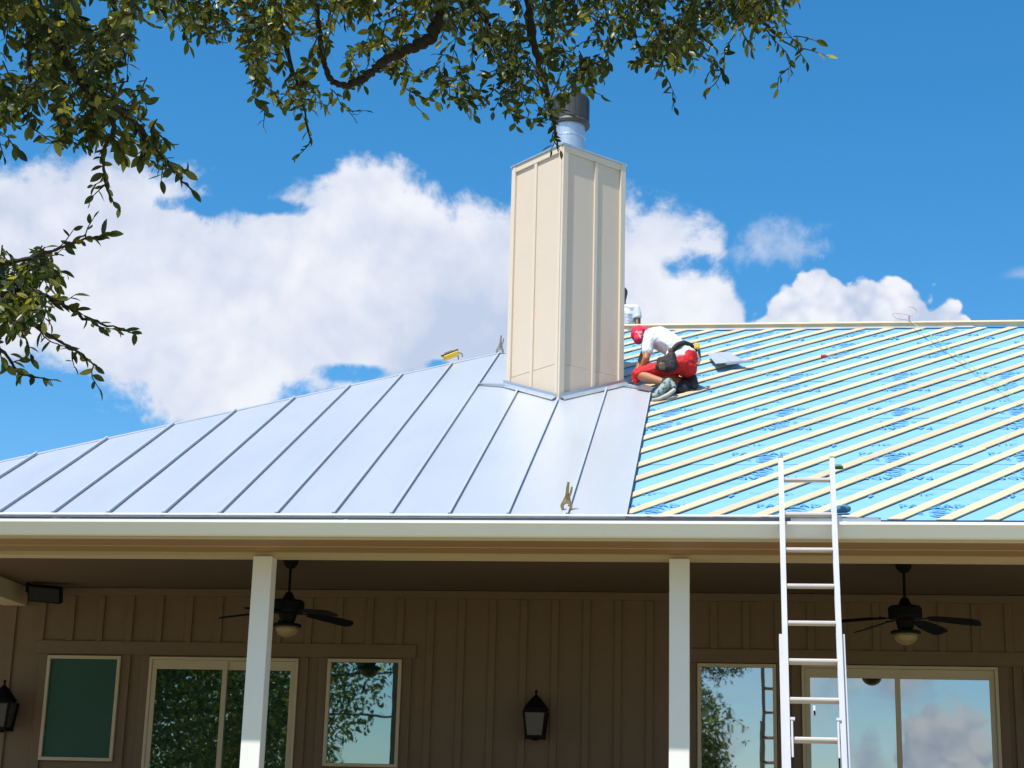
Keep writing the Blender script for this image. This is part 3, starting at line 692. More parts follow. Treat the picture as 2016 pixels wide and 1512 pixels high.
for xx in (XL-.028, XRr+.028): MB().obox(LP(xx, -.42, .035), (1, 0, 0), (0, 1, 0), (0, 0, 1), .03, .05, .02).build('foot', 'black', lad)

# ------------------------------------------------------------------ clamps and small things on the roof
def clamp(px, py, hgt, m, label, lean):
    base = None
    d = ray(px, py); s_ = (ZE-T*YE)/(d.z-T*d.y); base = d*s_
    t = thing('locking_clamp', label, 'clamp', base, 'locking clamps on the metal seams')
    X = Vector((1, 0, 0)); U = (up*.95+X*lean+Vector((0, -.2, 0))).normalized(); S = X-U*X.dot(U); S.normalize(); Nn = U.cross(S)
    h = hgt
    def q_(a, b): return base+S*a*h+U*b*h
    MB().tube([q_(-.13, .02), q_(-.17, .12), q_(-.12, .24), q_(0, .34)], [.012, .014, .018, .018], 8).build('fixed_jaw', m, t)
    MB().tube([q_(.10, .0), q_(.16, .10), q_(.12, .24), q_(0, .34)], [.010, .013, .016, .018], 8).build('moving_jaw', m, t)
    MB().prism([q_(-.20, .22), q_(.16, .22), q_(.10, .50), q_(.04, .62), q_(-.04, .62), q_(-.10, .45)], Nn*.018).build('lever_plate', m, t)
    MB().tube([q_(-.01, .55), q_(.0, .8), q_(.02, 1.0)], [.014, .013, .010], 8).build('handle', m, t)
    MB().tube([q_(.08, .48), q_(.13, .66), q_(.15, .84)], [.010, .010, .008], 8).build('release_lever', m, t)
    return t
clamp(984, 697, .23, 'chrome', 'steel locking clamp standing on the seam just left of the chimney', .06)
clamp(1115, 1004, .23, 'brass', 'brassy locking clamp on the seam near the eave below the chimney', .06)
b0 = rp(-3.24, 19.42, .03)
st = thing('seaming_tool', 'yellow hand seaming tool lying at the hip left of the chimney', 'tool', b0)
ax1 = Vector((1, .62, .62)).normalized(); n1 = Vector((-.35, -.35, .87)).normalized(); s1_ = n1.cross(ax1)
MB().obox(b0+n1*.045, ax1, s1_, n1, .10, .03, .03).build('body', 'yellow', st, bevel=.006)
MB().obox(b0+n1*.085, ax1, s1_, n1, .115, .02, .010).build('jaw_bar', 'leather2', st, bevel=.003)
MB().obox(b0+n1*.105-ax1*.01, ax1, s1_, n1, .05, .015, .008).build('grip_pad', 'sole', st, bevel=.003)
MB().tube([b0+ax1*.06+n1*.04, b0+ax1*.09, b0+ax1*.075-n1*.03], [.009]*3, 6).build('handle', 'chrome', st)
MB().tube([b0+ax1*.11+n1*.05, b0+ax1*.15+n1*.02, b0+ax1*.14-n1*.02], [.009]*3, 6).build('handle', 'chrome', st)
# metal offcuts on the battens
off_ = thing('metal_offcut', 'folded light grey metal offcuts lying on the battens right of the crouching roofer', 'metal sheet', rp(.0, 19.25, 0))
c1 = rp(-.02, 19.36, .02)
MB().prism([rp(-.22, 19.62, .03), rp(.02, 19.72, .03), rp(.21, 19.12, .05), rp(-.12, 18.98, .05)], RN*.003).build('sheet', 'metal_roof', off_)
MB().bar(rp(-.11, 19.62, .038), rp(.05, 19.05, .058), .006, .012, RN).build('fold', 'metal_roof', off_)
MB().bar(rp(.0, 19.02, .045), rp(.30, 19.12, .05), .05, .022, RN).build('trim_strip', 'galv', off_)
# ridge wire, string, knife, glove, cup
rb = rp(2.325, RIDGE_Y-.06, .04)
wl = thing('wire_hook', 'bent copper wire hook on a nail at the ridge', 'wire', rb)
MB().tube([rb, rb+up*.08], .012, 6).build('nail', 'wire', wl)
pts = [rb+up*.08+Vector((-.22+.0, 0, .04))]
pts = [rb+Vector(v) for v in ((-.02, 0, .02), (-.16, 0, .04), (-.21, .0, .10), (-.20, 0, .115), (-.05, 0, .10), (.02, 0, .07), (.08, 0, .10), (.10, 0, .14), (.06, 0, .185), (0, 0, .20), (-.03, 0, .19))]
MB().tube(pts, .0035, 6).build('wire', 'wire', wl)
for dy, lab in ((0, 'green nylon string running from the ridge nail down over the battens, its left strand'), (.06, 'green nylon string running from the ridge nail down over the battens, its right strand')):
    a = rb+Vector((.01, -.02, .0)); b = rp(3.35+dy, 14.2, .03); ptsx = [a.lerp(b, i/10)+RN*(.02*sin(i*1.1)*(0 if i in (0, 10) else 1)*.4) for i in range(11)]
    tag(MB().tube(ptsx, .0032, 5).build('string', 'string'), lab, 'string', 'green strings from the ridge')
kn = thing('utility_knife', 'small red handled knife lying on a batten below the ridge', 'knife', rp(1.14, 19.53, 0))
MB().obox(rp(1.13, 19.50, .015), (1, .2, .1), RU, RN, .035, .03, .015).build('handle', 'red', kn, bevel=.004)
MB().bar(rp(1.165, 19.5, .012), rp(1.36, 19.62, .012), .012, .006, RN).build('blade', 'chrome', kn)
glv = MB(); g0 = rp(.90, 13.78, -.02)
glv.tube([g0+Vector((-.13, -.02, -.01)), g0+Vector((-.06, .0, .02)), g0+Vector((.0, .05, .045)), g0+Vector((.06, .06, .05)), g0+Vector((.085, .05, .045))], [.018, .022, .034, .034, .02], 10)
tag(glv.build('rag', 'blueglove', smooth=True), 'crumpled blue rag at the eave beside the right rail of the ladder', 'rag')
cp = rp(.975, 15.08, -.03)
tag(MB().lathe(cp, [(.045, 0), (.05, .012), (.045, .02), (.03, .022)], 14).build('coil_washer', 'green'), 'small dark green round lid lying on the blue sheet above the ladder', 'lid')

# ------------------------------------------------------------------ people
_ico = {}
def ico():
    if 'v' not in _ico:
        bm = bmesh.new(); bmesh.ops.create_icosphere(bm, subdivisions=2, radius=1)
        _ico['v'] = np.array([v.co[:] for v in bm.verts]); _ico['f'] = np.array([[v.index for v in f.verts] for f in bm.faces]); bm.free()
    return _ico['v'], _ico['f']
def blob(name, chains, m, parent, voxel=.011, smooth_it=4, disp=0.0, **props):
    """chains: lists of (point, radius) or (point, (rx,ry,rz)); unioned into ONE continuous surface"""
    V, Fc = ico(); vs = []; fs = []; b = 0
    for ch in chains:
        if len(ch) == 1: ch = [ch[0], ch[0]]
        for (p, r), (p2, r2) in zip(ch[:-1], ch[1:]):
            p, p2 = Vector(p), Vector(p2); ra = np.array(r if isinstance(r, tuple) else (r,)*3); rb_ = np.array(r2 if isinstance(r2, tuple) else (r2,)*3)
            n = max(1, int((p2-p).length/(min(ra.min(), rb_.min())*.35)))
            for i in range(n+1):
                f = i/n; c = np.array(p.lerp(p2, f)); vs.append(V*(ra*(1-f)+rb_*f)+c); fs.append(Fc+b); b += len(V)
    me = bpy.data.meshes.new(name); me.from_pydata(np.concatenate(vs).tolist(), [], np.concatenate(fs).tolist())
    o = bpy.data.objects.new(name, me); col.objects.link(o)
    r = o.modifiers.new('r', 'REMESH'); r.mode = 'VOXEL'; r.voxel_size = voxel
    s_ = o.modifiers.new('s', 'SMOOTH'); s_.factor = .5; s_.iterations = smooth_it
    if disp:
        tx = bpy.data.textures.new(name, 'CLOUDS'); tx.noise_scale = .06
        d_ = o.modifiers.new('d', 'DISPLACE'); d_.texture = tx; d_.strength = disp; d_.mid_level = .5; d_.texture_coords = 'GLOBAL'
    dg = bpy.context.evaluated_depsgraph_get(); ne = bpy.data.meshes.new_from_object(o.evaluated_get(dg))
    bpy.data.objects.remove(o); bpy.data.meshes.remove(me); ne.name = name; ne.shade_smooth()
    ne.materials.clear(); ne.materials.append(M[m]); return link(name, ne, parent, **props)
def hand(chains, wrist, dirv, side, nrm, s=1.0, curl=.5):
    """palm and five fingers"""
    d = Vector(dirv).normalized(); sd = Vector(side).normalized(); nn = Vector(nrm).normalized(); w_ = Vector(wrist)
    chains.append([(w_, .026*s), (w_+d*.05*s, .026*s), (w_+d*.085*s, .022*s)])
    chains.append([(w_+d*.05*s-sd*.02*s, .018*s), (w_+d*.09*s-sd*.028*s, .014*s)]); chains.append([(w_+d*.05*s+sd*.02*s, .018*s), (w_+d*.09*s+sd*.028*s, .014*s)])
    for e, L in ((-.031, .062), (-.010, .075), (.011, .070), (.031, .055)):
        k0 = w_+d*.09*s+sd*e*s; k1 = k0+(d*.55+nn*curl*.5)*L*s*.6; k2 = k1+(d*.35+nn*curl)*L*s*.45
        chains.append([(k0, .0105*s), (k1, .0095*s), (k2, .008*s)])
    t0 = w_+d*.03*s-sd*.03*s; chains.append([(t0, .013*s), (t0-sd*.025*s+d*.03*s, .012*s), (t0-sd*.035*s+d*.06*s+nn*.01, .009*s)])

def A(px, py, Y): return at_y(px, py, Y)
# crouching roofer
pr1 = thing('person', 'crouching roofer in a white T-shirt, red shorts and crimson bandana, bent over beside the chimney', 'person', rp(-.70, 17.85, 0))
pel = A(1346, 706, 18.08); waist = A(1330, 686, 18.12); chest = A(1298, 666, 18.22); neck = A(1274, 657, 18.28); head = A(1258, 658, 18.26)
shN = A(1277, 670, 18.10); shF = A(1284, 660, 18.42)
elN = A(1272, 706, 18.02); wrN = A(1258, 738, 18.10); elF = A(1266, 700, 18.40); wrF = A(1250, 742, 18.34)
hipN = A(1342, 716, 17.98); hipF = A(1352, 712, 18.20)
knN = A(1256, 738, 18.02); anN = A(1310, 754, 17.80); toN = A(1288, 782, 17.60)
knF = A(1300, 742, 18.42); anF = A(1352, 752, 18.16); toF = A(1340, 772, 18.02)
body = []
body.append([(pel, (.13, .15, .12)), (waist, (.11, .14, .105)), (chest, (.125, .165, .12)), (neck, .06)])
body.append([(neck, .052), (head, .06)])
body.append([(shN, .055), (elN, .042), (wrN, .029)]); body.append([(shF, .055), (elF, .042), (wrF, .029)]); body.append([(shN, .06), (chest, .09), (shF, .06)])
body.append([(hipN, .095), (knN, .062), (anN, .042)]); body.append([(hipF, .095), (knF, .062), (anF, .042)])
cal = knN.lerp(anN, .4); body.append([(cal, .057)]); calF = knF.lerp(anF, .4); body.append([(calF, .057)])
hv = A(1257, 662, 18.25)
body.append([(head+Vector((0, 0, .0)), (.075, .078, .09)), (A(1257, 666, 18.25), (.062, .066, .075))])
body.append([(A(1248, 664, 18.24), .014), (A(1246, 667, 18.24), .010)])         # nose, pointing down left
body.append([(A(1262, 662, 18.17), .016)])                                       # ear
hand(body, wrN, A(1252, 756, 18.14)-wrN, (0, 1, .2), (-.6, -.1, -.6), 1.0, .5)
hand(body, wrF, A(1243, 757, 18.36)-wrF, (0, 1, .2), (-.6, .1, -.6), 1.0, .5)
blob('body', body, 'skin', pr1, .009, 3)
shirt = [[(A(1350, 698, 18.10), (.125, .158, .085)), (A(1341, 695, 18.10), (.132, .160, .112)), (waist, (.130, .162, .122)), (A(1314, 675, 18.17), (.138, .176, .132)), (chest, (.140, .182, .132)), (A(1283, 663, 18.26), (.10, .15, .10))],
         [(shN, .072), (shN.lerp(elN, .60), .064)], [(shF, .072), (shF.lerp(elF, .60), .064)], [(neck.lerp(chest, .25), .075)], [(A(1326, 700, 18.0), .085), (A(1338, 702, 17.98), .085)]]
blob('t_shirt', shirt, 'shirt', pr1, .009, 2, .016)
shorts = [[(A(1352, 704, 18.08), (.125, .150, .110)), (A(1348, 716, 18.06), (.145, .165, .12)), (A(1352, 726, 18.05), (.12, .15, .10))],
          [(hipN, .108), (hipN.lerp(knN, .55), .092), (hipN.lerp(knN, .98), .082)], [(hipF, .11), (hipF.lerp(knF, .6), .09), (hipF.lerp(knF, .95), .08)],
          [(A(1250, 742, 18.02), .045), (A(1253, 750, 18.0), .03)]]
blob('shorts', shorts, 'redcloth', pr1, .009, 2, .018)
blob('bandana', [[(A(1257, 655, 18.27), (.088, .090, .088)), (A(1256, 659, 18.26), (.083, .086, .088))], [(A(1256, 668, 18.2), (.05, .06, .055))], [(A(1268, 648, 18.22), .03), (A(1276, 650, 18.18), .018), (A(1284, 646, 18.16), .012)]], 'bandana', pr1, .008, 2, .008)
sh_ = blob('shoe', [[(A(1316, 752, 17.80), .048), (A(1308, 762, 17.72), .052), (A(1298, 772, 17.64), .046), (A(1289, 780, 17.58), .034)], [(A(1322, 757, 17.78), .04), (A(1326, 762, 17.76), .03)]], 'shoe', pr1, .007, 2, .01)
blob('sole', [[(A(1327, 768, 17.72), .022), (A(1314, 778, 17.64), .024), (A(1296, 786, 17.57), .020), (A(1285, 787, 17.55), .014)]], 'sole', sh_, .006, 2)
blob('sock', [[(anN, .048), (A(1305, 752, 17.83), .046)]], 'shoeblack', pr1, .008, 1)
blob('shoe', [[(anF, .06), (A(1348, 758, 18.10), .075), (A(1344, 766, 18.02), .07), (A(1338, 768, 17.98), .05)], [(A(1362, 745, 18.12), .06), (A(1366, 758, 18.06), .055)]], 'shoeblack', pr1, .009, 2, .012)
# tool belt
belt = blob('tool_belt', [[(A(1322, 700, 17.94), .03), (A(1326, 688, 17.93), .032), (A(1334, 680, 17.94), .035), (A(1346, 676, 18.0), .036), (A(1358, 680, 18.06), .036), (A(1368, 690, 18.10), .033)],
                      [(A(1346, 676, 18.1), .036), (A(1340, 676, 18.25), .034)]], 'leather', pr1, .009, 2, .006)
blob('tool_pouch', [[(A(1322, 700, 17.86), (.05, .04, .045)), (A(1322, 716, 17.84), (.065, .05, .06)), (A(1322, 724, 17.84), (.068, .05, .045))], [(A(1302, 708, 17.86), (.05, .04, .03)), (A(1300, 722, 17.85), (.055, .045, .05))], [(A(1311, 706, 17.86), .04), (A(1313, 726, 17.85), .05)]], 'leather', belt, .010, 1, .022)
blob('pocket', [[(A(1304, 718, 17.78), (.042, .02, .03)), (A(1304, 724, 17.78), (.044, .02, .03))]], 'leather2', belt, .008, 1, .012)
blob('pocket', [[(A(1320, 690, 17.86), (.03, .02, .035))]], 'leather2', belt, .008, 1, .012)
c_ = A(1372, 681, 18.04); MB().obox(c_, (1, .2, .1), (0, 1, 0), (-.1, 0, 1), .030, .02, .032).build('tape_measure', 'yellow', belt, bevel=.008)
MB().tube([A(1376, 690, 18.02), A(1378, 704, 18.0)], [.016, .013], 8).build('hammer_loop', 'leather', belt)
MB().tube([A(1374, 700, 18.0), A(1378, 708, 18.0), A(1374, 717, 18.0), A(1370, 716, 18.0)], [.014, .018, .015, .01], 8).build('hammer_head', 'chrome', belt)
# second roofer behind the chimney
YB = 22.35
pr2 = thing('person', 'roofer in white T-shirt beyond the ridge, mostly hidden behind the chimney', 'person', (-1.55, YB, 6.2))
def B(px, py, dy=0): return at_y(px+6, py-4, YB+dy)
hc = B(1218, 584); sN = B(1245, 612); sF = B(1180, 612); ch2 = B(1215, 626); pel2 = B(1216, 690)
bd2 = [[(hc, (.078, .095, .11)), (B(1218, 590, -.02), (.070, .09, .09))], [(hc+Vector((0, 0, -.07)), .06), (B(1218, 606), .062)], [(B(1224, 582, -.1), .016)],
       [(B(1214, 612), .07), (ch2, (.17, .11, .12)), (B(1215, 655), (.15, .10, .12)), (pel2, (.16, .12, .11))],
       [(sN, .058), (B(1249, 636, -.02), .047), (B(1249, 652, -.08), .042), (B(1240, 664, -.25), .03)], [(sF, .058), (B(1176, 640), .045), (B(1184, 664, -.25), .03)],
       [(B(1204, 694), .10), (B(1200, 742, -.25), .07), (B(1200, 744, .15), .05)], [(B(1230, 694), .10), (B(1232, 742, -.25), .07), (B(1232, 744, .15), .05)]]
hand(bd2, B(1240, 664, -.25), (-.6, -.6, -.3), (.6, -.6, 0), (0, 0, -1), 1.0, .3)
hand(bd2, B(1184, 664, -.25), (.6, -.6, -.3), (-.6, -.6, 0), (0, 0, -1), 1.0, .3)
blob('body', bd2, 'skindark', pr2, .012, 3)
blob('hair', [[(hc+Vector((0, .02, .03)), (.084, .095, .095))]], 'hair', pr2, .01, 2)
blob('t_shirt', [[(B(1216, 618), (.15, .10, .06)), (ch2, (.20, .13, .13)), (B(1215, 655), (.19, .12, .13)), (B(1216, 682), (.175, .13, .1))], [(B(1222, 611), (.10, .085, .055)), (sN, .066)], [(sN, .066), (B(1249, 627, -.01), .062)], [(sF, .072), (B(1177, 628), .066)]], 'shirt', pr2, .012, 2, .010)
blob('trousers', [[(B(1216, 694), (.17, .13, .10))], [(B(1204, 694), .11), (B(1200, 740, -.25), .082), (B(1200, 742, .15), .06)], [(B(1230, 694), .11), (B(1232, 740, -.25), .082), (B(1232, 742, .15), .06)]], 'leather', pr2, .014, 2, .015)

# ------------------------------------------------------------------ trees
LEAFN = 12
def leaf_shape(curl, fold):
    # six rings along the length, three points across; unit length along +X, normal +Z
    xs_ = [0, .14, .34, .58, .80, 1.0]; hw = [.015, .14, .225, .235, .16, .012]; v = []
    for x, h in zip(xs_, hw):
        z = -curl*x*x
        v += [(x, -h, z+fold*h), (x, 0, z), (x, h, z+fold*h)]
    f = []
    for i in range(5):
        a = i*3; f += [(a, a+1, a+4, a+3), (a+1, a+2, a+5, a+4)]
    return np.array(v), f
SH = [leaf_shape(c_, f_) for c_, f_ in ((.05, .25), (.18, .35), (.28, .15), (-.08, .3))]
def leaf_obj_mesh(si, tintv):
    v, f = SH[si]; me = bpy.data.meshes.new('leaf'); me.from_pydata(v.tolist(), [], f); me.materials.append(M['leaf'])
    at = me.attributes.new('tint', 'FLOAT', 'POINT'); at.data.foreach_set('value', np.full(len(v), tintv, dtype=np.float32)); me.shade_smooth(); return me
def frames(d, roll):
    """d: (n,3) leaf directions, returns rotation matrices (n,3,3), columns x,y,z"""
    d = d/np.linalg.norm(d, axis=1)[:, None]; upv = np.array([0, 0, 1.0]); s_ = np.cross(upv[None], d); L = np.linalg.norm(s_, axis=1)[:, None]; L[L < 1e-3] = 1; s_ = s_/L
    n_ = np.cross(d, s_); c, s = np.cos(roll)[:, None], np.sin(roll)[:, None]
    y = s_*c+n_*s; z = -s_*s+n_*c
    return np.stack([d, y, z], axis=2)
def joined_leaves(name, P, Rm_, L, tint, sidx, parent, **props):
    allv = []; allf = []; tv = []; b = 0
    for si in range(len(SH)):
        idx = np.where(sidx == si)[0]
        if len(idx) == 0: continue
        v, f = SH[si]; nv = len(v)
        W = np.einsum('nij,vj->nvi', Rm_[idx], v)*L[idx][:, None, None]+P[idx][:, None, :]
        allv.append(W.reshape(-1, 3)); ff = np.array(f)[None]+(np.arange(len(idx))*nv)[:, None, None]+b; allf.append(ff.reshape(-1, 4)); tv.append(np.repeat(tint[idx], nv)); b += nv*len(idx)
    V = np.concatenate(allv); Fq = np.concatenate(allf); me = bpy.data.meshes.new(name)
    me.vertices.add(len(V)); me.vertices.foreach_set('co', V.astype(np.float32).ravel())
    me.loops.add(Fq.size); me.loops.foreach_set('vertex_index', Fq.astype(np.int32).ravel())
    me.polygons.add(len(Fq)); me.polygons.foreach_set('loop_start', np.arange(0, Fq.size, 4, dtype=np.int32))
    me.update(calc_edges=True); me.validate(); me.materials.append(M['leaf'])
    at = me.attributes.new('tint', 'FLOAT', 'POINT'); at.data.foreach_set('value', np.concatenate(tv).astype(np.float32)); me.shade_smooth()
    return link(name, me, parent, **props)

oak = thing('oak_tree', 'live oak whose leafy boughs hang into the top and left of the view', 'tree', (-12.4, 5.2, -1.4))
def V3(px, py, dist):       # a point at a real distance along the line of sight
    d = ray(px, py).normalized(); return d*dist
def smooth_path(pts, n=6):
    out = []; P = [Vector(p) for p in pts]
    for i in range(len(P)-1):
        p0, p1, p2, p3 = P[max(i-1, 0)], P[i], P[i+1], P[min(i+2, len(P)-1)]
        for k in range(n):
            t = k/n; out.append(.5*((2*p1)+(p2-p0)*t+(2*p0-5*p1+4*p2-p3)*t*t+(3*p1-p0-3*p2+p3)*t**3))
    out.append(P[-1]); return out
trunk = MB(); base_ = Vector((-12.4, 5.2, -1.5)); fork = Vector((-12.0, 5.3, 1.2))
tp = smooth_path([base_, Vector((-12.3, 5.2, -.3)), fork, Vector((-11.7, 5.6, 2.6)), Vector((-12.2, 5.4, 4.6))]); nT = len(tp)
trunk.tube(tp, [.42-.30*i/nT for i in range(nT)], 14); trunk.build('trunk', 'bark', oak, smooth=True)
def limb(pts, r0_, r1_, name='branch', nn=9):
    p = smooth_path(pts, nn); n = len(p); j = [q_+Vector((random.gauss(0, 1), random.gauss(0, 1), random.gauss(0, 1)))*min(r0_, .03)*.13 for q_ in p]
    return MB().tube(j, [(r0_+(r1_-r0_)*i/(n-1))*random.uniform(.78, 1.22) for i in range(n)], 8).build(name, 'bark', oak, smooth=True)
far = fork+Vector((.2, .1, 1.0))
limb([far, Vector((-6.5, 5.8, 3.6)), V3(-300, -250, 7.0), V3(200, -330, 6.9), V3(700, -260, 6.8), V3(1200, -240, 6.9), V3(1500, -100, 6.9)], .16, .02)
limb([V3(760, -260, 6.8), V3(850, -120, 6.8), V3(868, 10, 6.75), V3(845, 75, 6.7), V3(808, 95, 6.7), V3(760, 118, 6.7), V3(725, 148, 6.7), V3(687, 166, 6.7), V3(652, 162, 6.7)], .032, .010, nn=12)
limb([V3(652, 162, 6.7), V3(638, 121, 6.72), V3(628, 60, 6.75), V3(617, -5, 6.8), V3(560, -120, 6.8)], .012, .008)
limb([far, Vector((-5.6, 5.0, 3.0)), V3(-260, -150, 5.9), V3(20, -40, 5.8), V3(104, 72, 5.8), V3(156, 160, 5.75), V3(208, 196, 5.7), V3(271, 250, 5.7), V3(312, 302, 5.7), V3(347, 337, 5.7), V3(391, 388, 5.7)], .026, .0020)
limb([V3(176, 175, 5.75), V3(205, 208, 5.7), V3(226, 258, 5.7), V3(205, 292, 5.7), V3(205, 340, 5.7), V3(212, 375, 5.7), V3(237, 418, 5.7)], .009, .002)
limb([far, Vector((-5.8, 4.9, 2.2)), V3(-400, 430, 5.9), V3(-120, 560, 5.8), V3(0, 572, 5.75), V3(60, 575, 5.7), V3(120, 598, 5.7), V3(180, 632, 5.7), V3(268, 657, 5.7)], .022, .0018)
limb([V3(-120, 545, 5.8), V3(0, 520, 5.75), V3(70, 505, 5.7), V3(130, 484, 5.7), V3(170, 470, 5.7), V3(212, 468, 5.7)], .010, .002)
limb([V3(-100, 580, 5.8), V3(20, 600, 5.75), V3(80, 650, 5.7), V3(150, 690, 5.7), V3(200, 730, 5.7)], .009, .002)
limb([V3(-120, 640, 5.8), V3(0, 690, 5.75), V3(40, 735, 5.7), V3(105, 748, 5.7)], .008, .002)
limb([V3(1000, -245, 6.85), V3(1030, -80, 6.85), V3(1045, 60, 6.8), V3(1075, 180, 6.8), V3(1100, 300, 6.8)], .03, .0025)
limb([V3(1250, -240, 6.9), V3(1260, -60, 6.9), V3(1300, 60, 6.85), V3(1340, 130, 6.85)], .02, .003)
limb([V3(1450, -150, 6.9), V3(1480, 0, 6.9), V3(1520, 60, 6.9), V3(1570, 100, 6.9)], .014, .002)
limb([V3(560, -200, 6.8), V3(540, -50, 6.8), V3(560, 80, 6.8), V3(590, 180, 6.8), V3(610, 270, 6.8)], .02, .0025)
limb([V3(90, -120, 5.85), V3(60, 60, 5.8), V3(60, 200, 5.8)], .02, .003); limb([V3(200, -120, 5.9), V3(230, 40, 5.8), V3(250, 130, 5.8)], .015, .002)
limb([V3(700, -240, 6.8), V3(800, -100, 6.9), V3(930, 0, 6.9), V3(980, 110, 6.85)], .03, .006)

LP_, LD_, LL_ = [], [], []
tw = MB()
def twig(p0, p1, dist, nleaf, lpx, spread=.9, thick=.0022, dz=0.0):
    """a twig between two photo directions at a real distance, with leaves along it"""
    a = V3(*p0, dist); b = V3(*p1, dist+dz); mid = a.lerp(b, .5)+Vector((random.gauss(0, 1), random.gauss(0, 1), random.gauss(0, .6)))*(b-a).length*.10
    path = [a, mid, b]; tw.tube([a, a.lerp(mid, .5)+(mid-a.lerp(b, .5))*.3, mid, b], [thick*1.2, thick, thick*.9, thick*.5], 5, False)
    base_d = (b-a).normalized()
    for i in range(nleaf):
        t = (i+.6)/nleaf; p = (a.lerp(mid, 2*t) if t < .5 else mid.lerp(b, 2*t-1))
        side = (1 if i % 2 else -1); o = (RT*side*random.uniform(.35, 1.0)+Vector((random.gauss(0, .5), random.gauss(0, .6), random.gauss(0, .45))))
        d = base_d*random.uniform(.3, 1.0)+o*spread*(.45 if i == nleaf-1 else 1)+Vector((0, 0, -.25))
        LP_.append(tuple(p)); LD_.append(tuple(d)); LL_.append(lpx/F*dist*random.uniform(.62, 1.25))
def twigline(pts, dist, every, lpx):
    for (x0, y0), (x1, y1) in zip(pts[:-1], pts[1:]):
        L = math.hypot(x1-x0, y1-y0); n = max(1, int(L/every))
        a, b = (x0, y0), (x1, y1)
        twig(a, b, dist, n, lpx)
        if random.random() < .7:      # side spray
            t = random.random(); cx_, cy_ = x0+(x1-x0)*t, y0+(y1-y0)*t; ang = atan2(y1-y0, x1-x0)+random.choice((-1, 1))*random.uniform(.5, 1.1)
            q = random.uniform(35, 60); twig((cx_, cy_), (cx_+q*cos(ang), cy_+q*sin(ang)), dist, 4, lpx)
def vnoise(x, y, s):
    return (sin(x/s+1.3)*cos(y/s*1.3+.7)+sin(x/s*2.1+y/s*1.1+2.0)*.6+cos(x/s*.7-y/s*2.3)*.5)/2.1
def near_limb(x, y):
    pts_ = [(860, 60), (845, 75), (808, 95), (760, 118), (725, 148), (687, 166), (652, 162), (638, 121), (628, 60)]
    return any(math.hypot(x-a, y-b) < 20 for a, b in pts_)
def near_limb2(x, y): return (660 < x < 790 and 170 < y+.0) or (655 < x < 700 and 40 < y < 140)
def fill(xs_, yb, n, dist, jit, lpx, ymin=-330, thin=.35, s=46):
    c = 0; tries = 0
    while c < n and tries < n*12:
        tries += 1; x = random.uniform(xs_[0], xs_[-1]); lim = np.interp(x, xs_, yb)
        y0 = ymin+(lim-ymin)*random.random()**.8
        edge = (lim-y0)
        if vnoise(x, y0, s) < -.05 and random.random() < (.93 if y0 > -20 else .3): continue
        if edge < 60 and random.random() < thin: continue
        ang = radians(90+random.gauss(0, 38)); q = random.uniform(35, 85); x1, y1 = x+q*cos(ang), y0+q*sin(ang)
        if y1 > np.interp(x1, xs_, yb)+random.uniform(-8, 10): continue
        dd_ = dist+random.uniform(-jit, jit)
        if near_limb((x+x1)/2, (y0+y1)/2) or near_limb(x1, y1):
            if random.random() < .6: continue
            dd_ = 7.2
        if near_limb2((x+x1)/2, (y0+y1)/2) and random.random() < .8: continue
        twig((x, y0), (x1, y1), dd_, random.randint(7, 12), lpx*random.choice((.85, 1, 1, 1.25)), dz=random.uniform(-.2, .2)); c += 1
fill([300, 340, 370, 440, 480, 500, 550, 580, 605, 640, 700, 735, 760, 800, 850, 900, 950, 1000, 1050, 1085, 1110, 1140, 1180, 1220, 1270, 1320, 1360, 1410, 1450, 1500, 1540, 1556],
     [20, 65, 75, 95, 110, 190, 205, 215, 235, 225, 195, 150, 145, 190, 205, 212, 225, 238, 258, 262, 235, 185, 165, 125, 145, 150, 165, 155, 120, 112, 80, 20], 1750, 6.8, .55, 19)
fill([-60, 0, 60, 100, 150, 200, 240, 262, 280], [255, 265, 255, 265, 285, 240, 205, 150, 40], 400, 5.8, .4, 23)
fill([100, 160, 210, 260, 300, 330], [300, 300, 290, 320, 330, 350], 40, 5.75, .15, 25, ymin=150, s=25)
fill([-90, 0, 50, 90, 110], [690, 705, 660, 640, 600], 95, 5.8, .3, 24, ymin=480, s=30)
for pts in ([(205, 208), (271, 250), (312, 302), (347, 337)], [(226, 258), (205, 292), (205, 340), (212, 375)], [(60, 575), (120, 598), (180, 632), (235, 650)], [(70, 505), (130, 484), (170, 470), (205, 466)],
            [(20, 600), (80, 650), (150, 690), (190, 722)], [(0, 690), (40, 735), (105, 748)], [(156, 160), (208, 196), (226, 258)], [(100, 100), (60, 250), (110, 285)], [(0, 545), (60, 575), (100, 640)],
            [(-20, 250), (15, 270), (35, 295)], [(-30, 560), (30, 640), (60, 700)]):
    twigline(pts, 5.7, 8, 25)
twig((347, 337), (388, 384), 5.7, 2, 26, .25); twig((212, 375), (238, 416), 5.7, 3, 26, .35); twig((170, 470), (214, 462), 5.7, 4, 30); twig((235, 650), (268, 657), 5.7, 5, 26)
for pts in ([(1075, 180), (1095, 250), (1105, 300)], [(1310, 150), (1325, 180), (1328, 215)], [(1510, 60), (1540, 95), (1558, 150)], [(1545, 40), (1570, 85), (1590, 125)], [(580, 190), (600, 235), (612, 280)], [(650, 175), (670, 205), (700, 235)],
            [(1140, 100), (1150, 140), (1152, 175)], [(300, 12), (345, 30), (370, 55)], [(790, 150), (800, 175), (870, 205)], [(500, 150), (500, 190), (520, 205)], [(860, 150), (900, 175), (935, 230)], [(1400, 110), (1418, 135), (1425, 160)]):
    twigline(pts, 6.8, 8, 21)
tw.build('twigs', 'bark', oak, kind='stuff')
